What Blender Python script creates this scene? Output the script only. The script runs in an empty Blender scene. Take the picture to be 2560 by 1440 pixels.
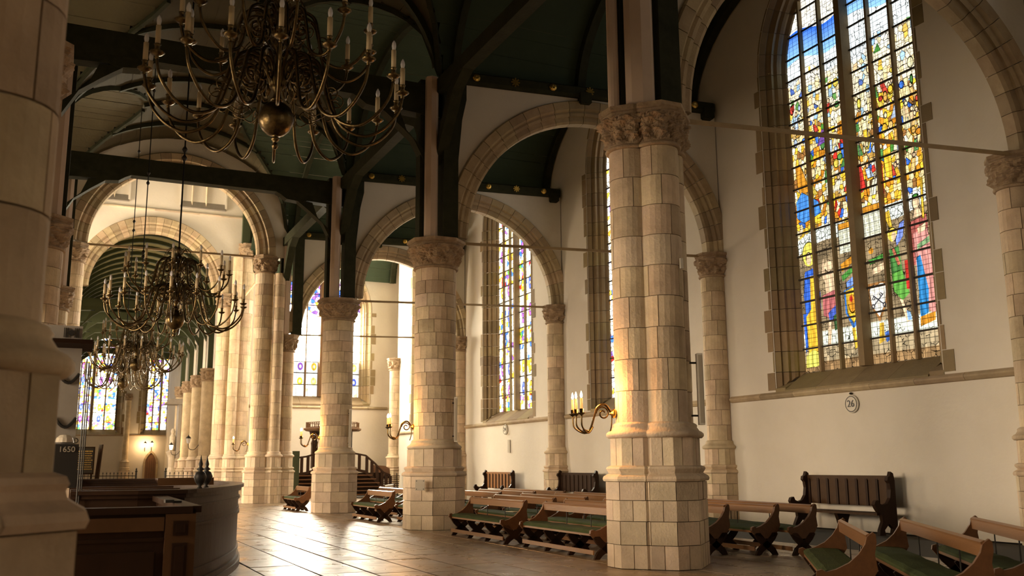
import bpy, math, random
import numpy as np
from mathutils import Vector, Matrix, noise
random.seed(7)
PI = math.pi
S = bpy.context.scene
COL = S.collection
# ------------------------------------------------------------ camera, world, exposure
cam = bpy.data.objects.new('camera', bpy.data.cameras.new('camera'))
COL.objects.link(cam)
def set_cam(f=2378.415, pitch=10.54275, yaw=25.07091, roll=-0.362116):
    p, y, r = [math.radians(a) for a in (pitch, yaw, roll)]
    fw = Vector((math.sin(y)*math.cos(p), math.cos(y)*math.cos(p), math.sin(p)))
    rt = Vector((math.cos(y), -math.sin(y), 0)); up = rt.cross(fw)
    rt, up = rt*math.cos(r)+up*math.sin(r), -rt*math.sin(r)+up*math.cos(r)
    cam.matrix_world = Matrix(((rt.x, up.x, -fw.x, 0), (rt.y, up.y, -fw.y, 0), (rt.z, up.z, -fw.z, 1.6), (0, 0, 0, 1)))
    cam.data.sensor_width = 36; cam.data.lens = 36*f/2560
    cam.data.dof.use_dof = True; cam.data.dof.focus_distance = 18; cam.data.dof.aperture_fstop = 2.2
    cam.data.clip_start = .05; cam.data.clip_end = 400
set_cam()
S.camera = cam
w = bpy.data.worlds.new('world'); S.world = w; w.use_nodes = True
w.node_tree.nodes['Background'].inputs[0].default_value = (1, .86, .66, 1)
w.node_tree.nodes['Background'].inputs[1].default_value = .35
S.view_settings.view_transform = 'Standard'; S.view_settings.look = 'None'
S.view_settings.exposure = 0.0; S.view_settings.gamma = 1; S.view_settings.use_curve_mapping = False
cy = S.cycles
cy.max_bounces = 5; cy.diffuse_bounces = 4; cy.glossy_bounces = 2; cy.transmission_bounces = 2
cy.use_denoising = True; cy.caustics_reflective = False; cy.caustics_refractive = False
cy.sample_clamp_indirect = 6
# strength of the daylight behind each group of windows; left and rear ones are added
L_BAY0, L_BAY1, L_BAY2, L_BAY3, L_BAY4, L_END, L_CHOIR, L_LEFT = 2.2, 1.6, 3.0, 4.2, 38.0, 170.0, 6.0, (50.0, 76.0, 48.0, 26.0, 115.0)
L_REAR = 3.5
# ------------------------------------------------------------ helpers
def tag(o, label=None, cat=None, group=None, kind=None):
    if label: o['label'] = label
    if cat: o['category'] = cat
    if group: o['group'] = group
    if kind: o['kind'] = kind
    return o
def empty(name, loc=(0, 0, 0), rz=0, **k):
    o = bpy.data.objects.new(name, None); COL.objects.link(o)
    o.location = loc; o.rotation_euler = (0, 0, rz); o.empty_display_size = .2
    return tag(o, **k)
def link(name, me, parent=None, loc=(0, 0, 0), rot=(0, 0, 0), **k):
    o = bpy.data.objects.new(name, me); COL.objects.link(o)
    o.location = loc; o.rotation_euler = rot
    if parent: o.parent = parent
    return tag(o, **k)
def copy_tree(o, parent=None):
    c = o.copy(); COL.objects.link(c); c.parent = parent
    for ch in list(o.children): copy_tree(ch, c)
    return c
class MB:
    def __init__(s): s.v = []; s.f = []
    def add(s, vs, fs):
        o = len(s.v); s.v += [tuple(p) for p in vs]; s.f += [tuple(i+o for i in f) for f in fs]; return s
    def box(s, c, d, rz=0, M=None):
        x, y, z = d[0]/2, d[1]/2, d[2]/2
        vs = [Vector((a*x, b*y, e*z)) for a in (-1, 1) for b in (-1, 1) for e in (-1, 1)]
        R = M or Matrix.Rotation(rz, 3, 'Z')
        vs = [R @ p + Vector(c) for p in vs]
        return s.add(vs, [(0, 1, 3, 2), (4, 6, 7, 5), (0, 4, 5, 1), (2, 3, 7, 6), (0, 2, 6, 4), (1, 5, 7, 3)])
    def beam(s, a, b, wd, ht):
        a, b = Vector(a), Vector(b); d = b-a; L = d.length; x = d/L
        up = Vector((0, 0, 1)) if abs(x.z) < .95 else Vector((1, 0, 0))
        y = up.cross(x).normalized(); z = x.cross(y)
        M = Matrix((x, y, z)).transposed()
        return s.box((a+b)/2, (L, wd, ht), M=M)
    def prism(s, poly, h0, h1, ax='z'):
        n = len(poly)
        def P(a, b, h): return (a, b, h) if ax == 'z' else ((h, a, b) if ax == 'x' else (a, h, b))
        vs = [P(a, b, h0) for a, b in poly]+[P(a, b, h1) for a, b in poly]
        return s.add(vs, [tuple(range(n))[::-1], tuple(range(n, 2*n))]+[(i, (i+1) % n, (i+1) % n+n, i+n) for i in range(n)])
    def lathe(s, prof, n=24, c=(0, 0, 0), shape=None, cap=True, a0=0.0, a1=2*PI):
        full = abs(a1-a0-2*PI) < 1e-6; m = n if full else n+1
        vs = []
        for r, z in prof:
            for i in range(m):
                a = a0+(a1-a0)*i/n; k = shape(a) if shape else 1
                vs.append((c[0]+r*k*math.cos(a), c[1]+r*k*math.sin(a), c[2]+z))
        fs = []
        for j in range(len(prof)-1):
            for i in range(n):
                k = (i+1) % m
                fs.append((j*m+i, j*m+k, (j+1)*m+k, (j+1)*m+i))
        if cap:
            fs.append(tuple(range(m))[::-1]); fs.append(tuple(range((len(prof)-1)*m, len(prof)*m)))
        return s.add(vs, fs)
    def tube(s, pts, r, n=6, rad=None):
        pts = [Vector(p) for p in pts]; vs = []; N = len(pts)
        t0 = (pts[1]-pts[0]).normalized()
        u = t0.orthogonal().normalized()
        for i, p in enumerate(pts):
            t = (pts[min(i+1, N-1)]-pts[max(i-1, 0)]).normalized()
            u = (u-t*u.dot(t)).normalized(); v = t.cross(u)
            rr = rad[i] if rad else r
            for k in range(n):
                a = 2*PI*k/n; vs.append(p+(u*math.cos(a)+v*math.sin(a))*rr)
        fs = [(i*n+k, i*n+(k+1) % n, (i+1)*n+(k+1) % n, (i+1)*n+k) for i in range(N-1) for k in range(n)]
        fs += [tuple(range(n))[::-1], tuple(range((N-1)*n, N*n))]
        return s.add(vs, fs)
    def mesh(s, name, mat, smooth=False, uv=None):
        me = bpy.data.meshes.new(name); me.from_pydata(s.v, [], s.f); me.materials.append(mat)
        if smooth: me.shade_smooth()
        if uv:
            l = me.uv_layers.new(name='UVMap')
            for lp in me.loops: l.data[lp.index].uv = uv(me.vertices[lp.vertex_index].co)
        me.update(); return me
    def ob(s, name, mat, parent=None, smooth=False, loc=(0, 0, 0), rot=(0, 0, 0), **k):
        return link(name, s.mesh(name, mat, smooth), parent, loc, rot, **k)
def oct_shape(a):   # radius factor of an octagon of apothem 1 with faces on the axes
    b = (a+PI/8) % (PI/4)-PI/8
    return 1/math.cos(b)
def spline(pts, n=6):
    P = [Vector(p) for p in pts]; out = []
    for i in range(len(P)-1):
        a = P[max(i-1, 0)]; b = P[i]; c = P[i+1]; d = P[min(i+2, len(P)-1)]
        for k in range(n):
            t = k/n
            out.append(.5*((2*b)+(c-a)*t+(2*a-5*b+4*c-d)*t*t+(3*b-a-3*c+d)*t**3))
    out.append(P[-1]); return out
# ------------------------------------------------------------ materials
def mat(name, col, rough=.8, metal=0.0, var=.0, hue=.0, nscale=3.0, namt=.0, bump=.0, bscale=20.0, col2=None, stretch=(1, 1, 1), emit=None, es=0, spec=None, trans=0, rvar=0):
    m = bpy.data.materials.new(name); m.use_nodes = True
    nt = m.node_tree; B = nt.nodes['Principled BSDF']; N = nt.nodes.new; Lk = nt.links.new
    B.inputs['Base Color'].default_value = (*col, 1); B.inputs['Roughness'].default_value = rough
    B.inputs['Metallic'].default_value = metal
    if spec is not None: B.inputs['Specular IOR Level'].default_value = spec
    if trans: B.inputs['Transmission Weight'].default_value = trans
    if emit:
        B.inputs['Emission Color'].default_value = (*emit, 1); B.inputs['Emission Strength'].default_value = es
    if var or hue or namt or bump or rvar:
        tc = N('ShaderNodeTexCoord'); oi = N('ShaderNodeObjectInfo')
        mp = N('ShaderNodeMapping'); mp.inputs['Scale'].default_value = stretch
        ad = N('ShaderNodeVectorMath'); ad.operation = 'MULTIPLY_ADD'
        ad.inputs[0].default_value = (37, 51, 23)
        cb = N('ShaderNodeCombineXYZ')
        for i in range(3): Lk(oi.outputs['Random'], cb.inputs[i])
        Lk(cb.outputs[0], ad.inputs[1]); Lk(tc.outputs['Object'], ad.inputs[2]); Lk(ad.outputs[0], mp.inputs['Vector'])
        no = N('ShaderNodeTexNoise'); no.inputs['Scale'].default_value = nscale; no.inputs['Detail'].default_value = 6
        no.inputs['Roughness'].default_value = .62
        Lk(mp.outputs[0], no.inputs['Vector'])
        mx = N('ShaderNodeMix'); mx.data_type = 'RGBA'
        mx.inputs[6].default_value = (*col, 1); mx.inputs[7].default_value = (*(col2 or [c*.6 for c in col]), 1)
        mr = N('ShaderNodeMapRange'); mr.inputs[1].default_value = .38; mr.inputs[2].default_value = .68
        mr.inputs[4].default_value = namt if namt else 0
        Lk(no.outputs['Fac'], mr.inputs[0]); Lk(mr.outputs[0], mx.inputs[0])
        hs = N('ShaderNodeHueSaturation'); Lk(mx.outputs[2], hs.inputs['Color'])
        r1 = N('ShaderNodeMapRange'); r1.inputs[3].default_value = 1-var; r1.inputs[4].default_value = 1+var
        Lk(oi.outputs['Random'], r1.inputs[0]); Lk(r1.outputs[0], hs.inputs['Value'])
        m2 = N('ShaderNodeMath'); m2.operation = 'FRACT'; m3 = N('ShaderNodeMath'); m3.operation = 'MULTIPLY'; m3.inputs[1].default_value = 7.31
        Lk(oi.outputs['Random'], m3.inputs[0]); Lk(m3.outputs[0], m2.inputs[0])
        r2 = N('ShaderNodeMapRange'); r2.inputs[3].default_value = .5-hue; r2.inputs[4].default_value = .5+hue
        Lk(m2.outputs[0], r2.inputs[0]); Lk(r2.outputs[0], hs.inputs['Hue'])
        Lk(hs.outputs[0], B.inputs['Base Color'])
        if rvar:
            r3 = N('ShaderNodeMapRange'); r3.inputs[1].default_value = .35; r3.inputs[2].default_value = .7
            r3.inputs[3].default_value = rough-rvar; r3.inputs[4].default_value = rough+rvar
            Lk(no.outputs['Fac'], r3.inputs[0]); Lk(r3.outputs[0], B.inputs['Roughness'])
        if bump:
            n2 = N('ShaderNodeTexNoise'); n2.inputs['Scale'].default_value = bscale; n2.inputs['Detail'].default_value = 4
            Lk(mp.outputs[0], n2.inputs['Vector'])
            bp = N('ShaderNodeBump'); bp.inputs['Strength'].default_value = bump; bp.inputs['Distance'].default_value = .02
            Lk(n2.outputs['Fac'], bp.inputs['Height']); Lk(bp.outputs[0], B.inputs['Normal'])
    return m
M = dict(
    stone=mat('stone', (.64, .51, .35), .85, var=.18, hue=.012, nscale=2.2, namt=.55, col2=(.30, .22, .14), bump=.5, bscale=22),
    paler=mat('pale_stone', (.66, .54, .40), .85, var=.15, hue=.01, nscale=2.5, namt=.45, col2=(.34, .27, .19), bump=.5, bscale=26),
    carved=mat('carved_stone', (.42, .31, .20), .9, var=.06, nscale=5, namt=.7, col2=(.20, .13, .08), bump=.8, bscale=30),
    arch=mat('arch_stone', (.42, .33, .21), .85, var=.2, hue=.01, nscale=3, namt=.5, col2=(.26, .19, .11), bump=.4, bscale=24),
    joint=mat('mortar', (.17, .13, .085), .95),
    plaster=mat('plaster', (.70, .655, .575), .9, nscale=.9, namt=.3, col2=(.58, .53, .44), bump=.25, bscale=9),
    pinkpl=mat('painted_shaft', (.60, .47, .37), .8, nscale=1.5, namt=.25, bump=.1),
    green=mat('green_timber', (.036, .038, .020), .7, spec=.12, nscale=3, namt=.5, col2=(.014, .016, .008), bump=.5, bscale=14, stretch=(1, 1, 1)),
    board=mat('vault_boards', (.048, .038, .018), .8, spec=.15, nscale=1.3, namt=.5, col2=(.055, .047, .022), bump=.3, bscale=10),
    gboard=mat('green_vault_boards', (.050, .070, .044), .75, spec=.12, nscale=1.3, namt=.5, col2=(.036, .052, .032), bump=.3, bscale=10),
    slab=mat('floor_slab', (.28, .215, .15), .35, var=.25, hue=.012, nscale=2.2, namt=.5, col2=(.125, .092, .062), bump=.3, bscale=5, rvar=.10, spec=.7),
    grout=mat('floor_joint', (.03, .024, .018), .9),
    oak=mat('oak', (.13, .058, .023), .38, spec=.3, var=.12, nscale=4, namt=.5, col2=(.07, .032, .013), bump=.15, bscale=18, stretch=(.3, 4, 4)),
    rail=mat('rail_oak', (.23, .115, .048), .30, var=.1, nscale=4, namt=.4, col2=(.15, .072, .03), stretch=(.3, 4, 4), bump=.1),
    dark=mat('dark_wood', (.036, .019, .011), .40, spec=.07, nscale=3, namt=.5, col2=(.022, .012, .008), bump=.12, bscale=16, stretch=(1, 1, .3)),
    pew=mat('pew_trim', (.105, .055, .026), .42, spec=.1, nscale=4, namt=.4, bump=.1),
    cushion=mat('green_cushion', (.060, .078, .030), .9, spec=.08, var=.15, nscale=3, namt=.5, col2=(.032, .048, .026), bump=.5, bscale=60),
    brass=mat('aged_brass', (.15, .105, .045), .32, 1.0, nscale=12, namt=.7, col2=(.05, .036, .02), bump=.2, bscale=12),
    gilt=mat('gilt', (.75, .48, .12), .35, 1.0),
    iron=mat('black_iron', (.02, .018, .016), .5, .3),
    barbrown=mat('darkened_mullion', (.12, .06, .02), .8),  # darkened so the mullions do not wash out beside the glaring panes
    bar=mat('glazing_bar', (.03, .025, .02), .7),
    frame=mat('window_stone', (.28, .21, .115), .85, var=.22, hue=.012, nscale=3, namt=.5, col2=(.20, .145, .08), bump=.4, bscale=24),  # arch stone made darker: the shade of the window recess is in the colour
    rod=mat('tie_rod', (.42, .31, .17), .7, nscale=4, namt=.4),
    wax=mat('candle_wax', (.62, .50, .30), .5),
    litwax=mat('glowing_wax', (.8, .5, .2), .5, emit=(1, .42, .10), es=.9),
    bulb=mat('clear_bulb', (.75, .75, .78), .12, spec=1.0),
    flame=mat('flame', (1, .8, .5), .5, emit=(1, .70, .36), es=26),
    lamp=mat('lantern_glass', (1, .85, .6), .4, emit=(1, .72, .40), es=9),
    white=mat('white_paint', (.66, .62, .54), .6), greydk=mat('grey_panel', (.30, .27, .235), .5, nscale=4, namt=.3),
    black=mat('black_panel', (.012, .011, .011), .4), gold=mat('gold_paint', (.55, .38, .10), .5),
    marble=mat('marble', (.62, .55, .44), .5, nscale=4, namt=.3, bump=.3),
    door=mat('door_boards', (.16, .075, .03), .5, nscale=4, namt=.4), gdoor=mat('green_door', (.035, .05, .022), .5),
    plate=mat('notice_plate', (.42, .37, .29), .5), paper=mat('paper', (.75, .65, .45), .8),
)
# ------------------------------------------------------------ stained glass pictures, painted as arrays
def rnd(ix, iy, k, seed):
    h = np.sin(ix*127.1+iy*311.7+k*74.7+seed*19.19)*43758.5453
    return h-np.floor(h)
def glass_image(name, W, H, wm, hm, seed, mode):
    """mode 'story': the big picture window; 'pale': mostly white glass with small figures; 'white': nearly clear."""
    px = W/wm
    X, Z = np.meshgrid((np.arange(W)+.5)/W*wm, (np.arange(H)+.5)/H*hm)
    # jittered cells
    cs = .12 if mode == 'story' else .19
    ks = 1.5 if mode == 'story' else 1.0
    cx = X/cs; cz = Z/cs/ks; bx = np.floor(cx); bz = np.floor(cz)
    d1 = np.full(X.shape, 9.); d2 = np.full(X.shape, 9.); sx = np.zeros(X.shape); sz = np.zeros(X.shape); sr = np.zeros(X.shape)
    for i in (-1, 0, 1):
        for j in (-1, 0, 1):
            gx = bx+i; gz = bz+j
            qx = gx+.5+.85*(rnd(gx, gz, 1, seed)-.5); qz = gz+.5+.85*(rnd(gx, gz, 2, seed)-.5)
            d = np.hypot(cx-qx, cz-qz)
            new = d < d1
            d2 = np.where(new, d1, np.minimum(d2, d)); d1 = np.where(new, d, d1)
            sx = np.where(new, qx*cs, sx); sz = np.where(new, qz*cs*ks, sz); sr = np.where(new, rnd(gx, gz, 3, seed), sr)
    lead = (d2-d1) < (.075 if mode == 'story' else .07)
    rgb = np.zeros(X.shape+(3,))
    r2 = np.modf(sr*17.3)[0]
    def palette(cols, pr):
        out = np.zeros(X.shape+(3,)); acc = 0
        for c, p in zip(cols, pr):
            m = (sr >= acc) & (sr < acc+p); out[m] = c; acc += p
        out[sr >= acc] = cols[-1]
        return out*(.72+.5*r2)[..., None]
    white = (1.0, .95, .82); cream = (.95, .82, .50); yel = (.95, .60, .06); amb = (.72, .30, .03); red = (.62, .04, .03)
    blue = (.05, .16, .75); sky = (.35, .62, 1.0); grn = (.09, .33, .06); pur = (.22, .10, .45); flesh = (.95, .68, .42); dk = (.16, .10, .05); brn = (.34, .17, .06)
    wob = .35*np.sin(X*2.1+seed)+.2*np.sin(X*5.3)
    if mode == 'story':
        rgb = palette([white, cream, yel, amb, flesh, blue, red, grn, brn, dk, pur], [.12, .18, .26, .14, .11, .05, .02, .03, .06, .02, .01])
        up = palette([white, white, cream, flesh, yel, sky, grn, blue], [.40, .2, .18, .07, .06, .05, .02, .02])
        zz = Z+wob*.6
        m = zz > 6.6; rgb[m] = up[m]*.9+.05
        m = (zz > 8.2) & (zz < 9.6); rgb[m] = np.array((.86, .95, 1.0))*(.82+.25*r2[m])[..., None]
        lim = 8.75+.45*(X > wm*.5)+.12*np.sin(X*3)
        m = (Z > lim) & (Z < lim+.85); t = ((Z-lim)/.85)[..., None]
        bl = np.array((.30, .60, 1.0))*(1-t)+np.array((.02, .13, .75))*t; rgb[m] = bl[m]
        m = Z > lim+.85; rgb[m] = (np.array((.96, .93, .84))*(.75+.35*r2[..., None]))[m]
        # lighter ledge between battle and the figures
        led = 3.55+.25*np.sin(X*1.4)+.5*(X > wm*.5)
        m = (Z > led-.32) & (Z < led+.1); rgb[m] = (np.array((.80, .86, .80))*(.8+.3*r2[..., None]))[m]
        m = Z < led-.32; nz = .75+.35*np.sin(X*5+2*np.sin(Z*3))*np.sin(Z*4.3+X); rgb[m] = (np.array((.34, .25, .14))*nz[..., None])[m]
        m = (Z > 4.0) & (Z < 8.0); rgb[m] *= np.array((1.0, .93, .78))
        m = Z < 1.05; rgb[m] = np.array((.80, .84, .70))
        m = Z < .62; rgb[m] = (np.array((.44, .34, .20))*(.6+.7*r2[..., None]))[m]
        m = Z < .25; rgb[m] = (np.array((.30, .18, .08))*(.6+.8*r2[..., None]))[m]
    elif mode == 'pale':
        rgb = palette([white, white, (.85, .88, 1), cream, yel, blue, pur, amb, red], [.42, .2, .12, .09, .06, .05, .03, .02, .01])
        band = np.abs(np.modf(Z/2.9+.13*seed)[0]-.5) < .16
        rich = palette([white, yel, blue, cream, red, pur, grn], [.25, .22, .16, .15, .06, .1, .06]); fig = band & (np.abs(np.modf(X/1.45)[0]-.5) < .3)
        rgb[fig] = rich[fig]
    else:
        rgb = palette([white, white, (.93, .95, 1), cream], [.6, .25, .1, .05])
        top = palette([white, pur, blue, yel, cream, (.5, .3, .8)], [.3, .2, .15, .15, .1, .1]); m = Z > hm*.52+.3*np.sin(X*2); rgb[m] = top[m]
    art = []
    def shape(kind, col, *a): art.append((kind, col, a))
    if mode == 'story':
        # photo-left allegorical figure, blue mantle over yellow robe
        shape('e', (.85, .75, .12), .42, 3.22, .26, .34); shape('e', flesh, .40, 3.1, .11, .18)
        shape('p', red, [(.52, 2.8), (.74, 2.8), (.74, 2.5), (.55, 2.45)])
        shape('p', blue, [(.22, 2.75), (.55, 2.8), (.76, 2.1), (.74, 1.5), (.18, 1.5), (.12, 2.1)])
        shape('p', (.92, .55, .05), [(.40, 2.6), (.56, 2.6), (.70, 1.6), (.72, .55), (.18, .5), (.16, 1.5), (.36, 1.7)])
        shape('p', blue, [(.06, 1.6), (.17, 1.6), (.18, .7), (.08, .5)])
        shape('p', (.85, .80, .15), [(.05, .12), (.70, .15), (.66, .48), (.35, .60), (.08, .45)])
        # seated figure with rose drapery
        shape('e', flesh, 1.12, 2.75, .14, .17); shape('p', flesh, [(.92, 2.55), (1.32, 2.6), (1.38, 2.1), (.98, 2.0)])
        shape('p', flesh, [(.86, 2.8), (.95, 3.0), (1.0, 2.5), (.9, 2.4)])
        shape('p', (.55, .16, .16), [(.82, 2.0), (1.40, 2.1), (1.42, 1.75), (1.05, 1.35), (.82, 1.45)])
        shape('p', (.08, .14, .6), [(1.0, 1.5), (1.42, 1.75), (1.42, 1.55), (1.05, 1.2)])
        shape('p', flesh, [(.98, 1.3), (1.12, 1.3), (1.02, .6), (.9, .6)]); shape('p', (.06, .14, .05), [(1.18, 1.4), (1.42, 1.5), (1.42, 1.1), (1.2, 1.0)])
        # heraldic shield left, gold beast with scrolls
        shape('p', (.06, .2, .6), [(1.60, 2.0), (2.06, 2.1), (2.06, 1.2), (1.86, .95), (1.62, 1.4)])
        shape('p', yel, [(1.66, 1.98), (2.05, 2.06), (2.05, 1.35), (1.88, 1.1), (1.68, 1.4)]); shape('e', amb, 1.86, 1.62, .13, .25); shape('e', red, 1.84, 1.75, .05, .08)
        shape('p', yel, [(1.80, 1.0), (1.92, 1.0), (1.96, .5), (1.86, .42)]); shape('p', grn, [(1.56, 2.4), (2.0, 2.6), (2.02, 2.45), (1.6, 2.25)])
        shape('p', (.2, .35, .9), [(1.7, 2.2), (2.02, 2.35), (2.02, 2.12), (1.72, 2.05)]); shape('p', amb, [(1.55, 2.7), (2.05, 2.9), (2.05, 2.72), (1.6, 2.5)])
        # tablets
        for x0, x1, z0, z1 in ((1.56, 2.06, 2.98, 3.62), (2.44, 3.02, 3.2, 3.86)):
            shape('p', amb, [(x0, z1), (x1, z1), (x1, z1+.16), (x0, z1+.16)])
            shape('p', (.80, .82, .66), [(x0, z0), (x1, z0), (x1, z1), (x0, z1)])
            for q in range(5):
                if q % 2 == 0 or True: shape('t', (.45, .45, .33), x0+.04, z1-.1-q*.12, x1-x0-.08)
        # shield with crossed keys
        shape('p', (.35, .16, .05), [(2.42, 2.02), (3.02, 2.02), (3.02, 1.5), (2.74, 1.02), (2.46, 1.5)])
        shape('e', white, 2.62, 1.80, .16, .17); shape('e', white, 2.86, 1.82, .16, .17)
        shape('p', (.95, .93, .86), [(2.47, 1.78), (3.0, 1.78), (2.95, 1.48), (2.74, 1.16), (2.52, 1.46)])
        shape('k', (.04, .04, .05), 2.74, 1.58)
        shape('p', (.75, .45, .05), [(2.72, 1.0), (2.86, 1.0), (2.84, .55), (2.66, .48)]); shape('p', (.08, .18, .6), [(2.86, .75), (3.04, .8), (3.02, .55), (2.9, .5)])
        shape('p', flesh, [(2.60, 2.38), (3.05, 2.5), (3.05, 2.3), (2.62, 2.22)]); shape('p', grn, [(2.5, 2.62), (3.05, 2.72), (3.05, 2.58), (2.55, 2.5)])
        shape('e', amb, 2.62, 2.85, .08, .08)
        # standing figure green with blue scarf
        shape('e', (.92, .66, .1), 3.34, 3.12, .15, .18); shape('e', flesh, 3.38, 3.05, .08, .12)
        shape('p', (.08, .25, .06), [(3.20, 2.75), (3.5, 2.8), (3.56, 2.2), (3.22, 2.1)]); shape('p', (.14, .42, .07), [(3.22, 2.15), (3.56, 2.2), (3.72, 1.6), (3.5, 1.45), (3.24, 1.7)])
        shape('p', (.25, .35, .95), [(3.44, 2.8), (3.66, 3.0), (3.74, 3.4), (3.58, 3.35), (3.42, 2.95)]); shape('p', (.7, .2, .12), [(3.28, 2.75), (3.36, 2.78), (3.52, 2.35), (3.44, 2.3)])
        shape('p', red, [(3.64, 2.4), (3.74, 2.4), (3.74, 1.7), (3.64, 1.7)]); shape('p', flesh, [(3.4, 1.5), (3.52, 1.45), (3.68, .95), (3.58, .9)]); shape('p', sky, [(3.58, 1.2), (3.7, 1.15), (3.72, .95), (3.6, .95)])
        shape('p', yel, [(3.1, 3.7), (3.3, 3.75), (3.36, 3.3), (3.25, 3.3)])
        # photo-right allegorical figure, rose gown over blue
        shape('p', (.45, .12, .10), [(3.92, 3.3), (4.4, 3.4), (4.42, 2.4), (3.86, 2.2)]); shape('e', flesh, 4.12, 3.72, .12, .18); shape('e', grn, 4.12, 3.9, .10, .05)
        shape('p', flesh, [(4.06, 3.6), (4.2, 3.6), (4.3, 3.38), (3.98, 3.35)]); shape('p', yel, [(4.3, 4.3), (4.38, 4.3), (4.34, 3.3), (4.26, 3.3)])
        shape('p', (.80, .34, .30), [(3.96, 3.0), (4.4, 3.05), (4.5, 1.3), (4.4, .95), (4.0, 1.4)]); shape('p', (.04, .26, .62), [(4.0, 2.4), (4.12, 2.45), (4.28, 1.6), (4.22, 1.05), (3.98, .95)])
        shape('p', flesh, [(4.1, 3.1), (4.36, 3.2), (4.34, 3.02), (4.12, 2.95)]); shape('p', amb, [(3.98, .98), (4.42, 1.05), (4.4, .85), (3.96, .75)]); shape('p', (.25, .42, .2), [(4.05, 2.7), (4.42, 2.85), (4.42, 2.7), (4.05, 2.58)])
        # battle: larger robed soldiers, banners, tents
        rs = random.Random(5)
        pal = [(.92, .55, .05), (.72, .28, .03), (.06, .2, .78), (.55, .06, .04), (.1, .30, .08), (.95, .7, .4), (.95, .85, .5), (.5, .62, .85), (1, .93, .7), (.85, .65, .1), (.85, .55, .2), (.62, .36, .08)]
        for k in range(80):
            x = rs.uniform(.1, 4.45); z = 4.15+2.6*k/80+rs.uniform(-.2, .2); a = rs.uniform(-.5, .5); h = rs.uniform(.22, .42); q = rs.uniform(.07, .13); c = rs.choice(pal)
            shape('p', c, [(x-q, z), (x+q, z), (x+q*.7+a*h, z+h), (x-q*.7+a*h, z+h)])
            shape('e', flesh, x+a*h, z+h+.07, .055, .075)
            if k % 4 == 0: shape('p', (.95, .92, .8), [(x, z), (x+.025, z), (x+.4*a+.1, z+.7), (x+.4*a+.07, z+.7)])
        for k in range(60):
            x = rs.uniform(.1, 4.45); z = 5.0+2.7*rs.random(); c = rs.choice(pal); shape('e', c, x, z, rs.uniform(.05, .11), rs.uniform(.07, .16))
        shape('p', amb, [(.1, 5.8), (.3, 5.8), (.62, 5.0), (.3, 4.8), (.14, 5.2)]); shape('p', (.08, .3, .85), [(.05, 4.75), (.3, 5.0), (.9, 4.6), (1.0, 4.25), (.3, 4.1), (.05, 4.3)])
        shape('p', red, [(2.35, 5.0), (2.5, 5.2), (2.62, 4.5), (2.45, 4.4)]); shape('p', (.95, .6, .05), [(3.25, 5.3), (3.5, 5.35), (3.5, 4.5), (3.28, 4.6)]); shape('p', red, [(3.1, 4.9), (3.2, 5.0), (3.2, 4.2), (3.08, 4.2)])
        shape('p', pur, [(1.0, 6.1), (1.2, 6.45), (1.4, 6.15)]); shape('p', red, [(1.82, 6.0), (2.02, 6.3), (2.04, 5.8)]); shape('p', grn, [(3.2, 7.9), (3.35, 8.15), (3.45, 7.9)])
    if mode == 'pale' or mode == 'white':
        rs = random.Random(seed)
        nl = max(2, int(round(wm/.75)))
        for k in range(nl):
            x = (k+.5)*wm/nl
            for z in ((.75, 1.5) if mode == 'white' else (.9, 1.9, 4.3, 5.5, 7.2)):
                c = rs.choice([(.95, .72, .05), (.1, .15, .7), (.95, .8, .2), (.85, .5, .05), (.3, .1, .5)])
                shape('e', c, x, z, .16, .2 if mode == 'white' else .3)
                shape('e', (.98, .9, .6), x, z, .07, .09)
    for kind, col, a in art:
        if kind == 'e':
            d = ((X-a[0])/a[2])**2+((Z-a[1])/a[3])**2; m = d < 1; e = (d < 1) & (d > (1-.02/min(a[2], a[3]))**2)
            sh = .85+.3*np.sin(X*23+Z*11)[m]*.5
        elif kind == 'p':
            P = a[0]; m = np.zeros(X.shape, bool); n = len(P); dm = np.full(X.shape, 9.)
            x0 = min(p[0] for p in P); x1 = max(p[0] for p in P); z0 = min(p[1] for p in P); z1 = max(p[1] for p in P)
            r0, r1 = max(0, int(z0/hm*H)-2), min(H, int(z1/hm*H)+3); c0, c1 = max(0, int(x0/wm*W)-2), min(W, int(x1/wm*W)+3)
            if r1 <= r0 or c1 <= c0: continue
            xs, zs = X[r0:r1, c0:c1], Z[r0:r1, c0:c1]; mm = np.zeros(xs.shape, bool); dd = np.full(xs.shape, 9.)
            for i in range(n):
                (ax, az), (bx_, bz_) = P[i], P[(i+1) % n]
                cnd = ((az > zs) != (bz_ > zs)) & (xs < (bx_-ax)*(zs-az)/((bz_-az) or 1e-9)+ax); mm ^= cnd
                ex, ez = bx_-ax, bz_-az; t = np.clip(((xs-ax)*ex+(zs-az)*ez)/(ex*ex+ez*ez+1e-9), 0, 1)
                dd = np.minimum(dd, np.hypot(xs-ax-t*ex, zs-az-t*ez))
            m[r0:r1, c0:c1] = mm; dm[r0:r1, c0:c1] = dd; e = m & (dm < .011)
            sh = .82+.22*np.sin(X*31+2*np.sin(Z*5))[m]
        elif kind == 't':
            x0, z0, ww = a; m = (np.abs(Z-z0) < .022) & (X > x0) & (X < x0+ww) & (rnd(np.floor(X*38), np.floor(Z*60)*0+round(z0*10), 5, seed) > .35)
            rgb[m] = col; continue
        elif kind == 'k':
            for s in (-1, 1):
                u = (X-a[0])*s*.78+(Z-a[1])*.62; v = -(X-a[0])*s*.62+(Z-a[1])*.78
                m = (np.abs(v) < .014) & (np.abs(u) < .21)
                m |= (np.abs(np.hypot(u+.23, v)-.045) < .014)
                m |= (u > .11) & (u < .21) & (v*s < .09) & (v*s > 0) & (np.modf(np.abs((u-.11)/.05))[0] < .55)
                rgb[m] = col
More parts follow.
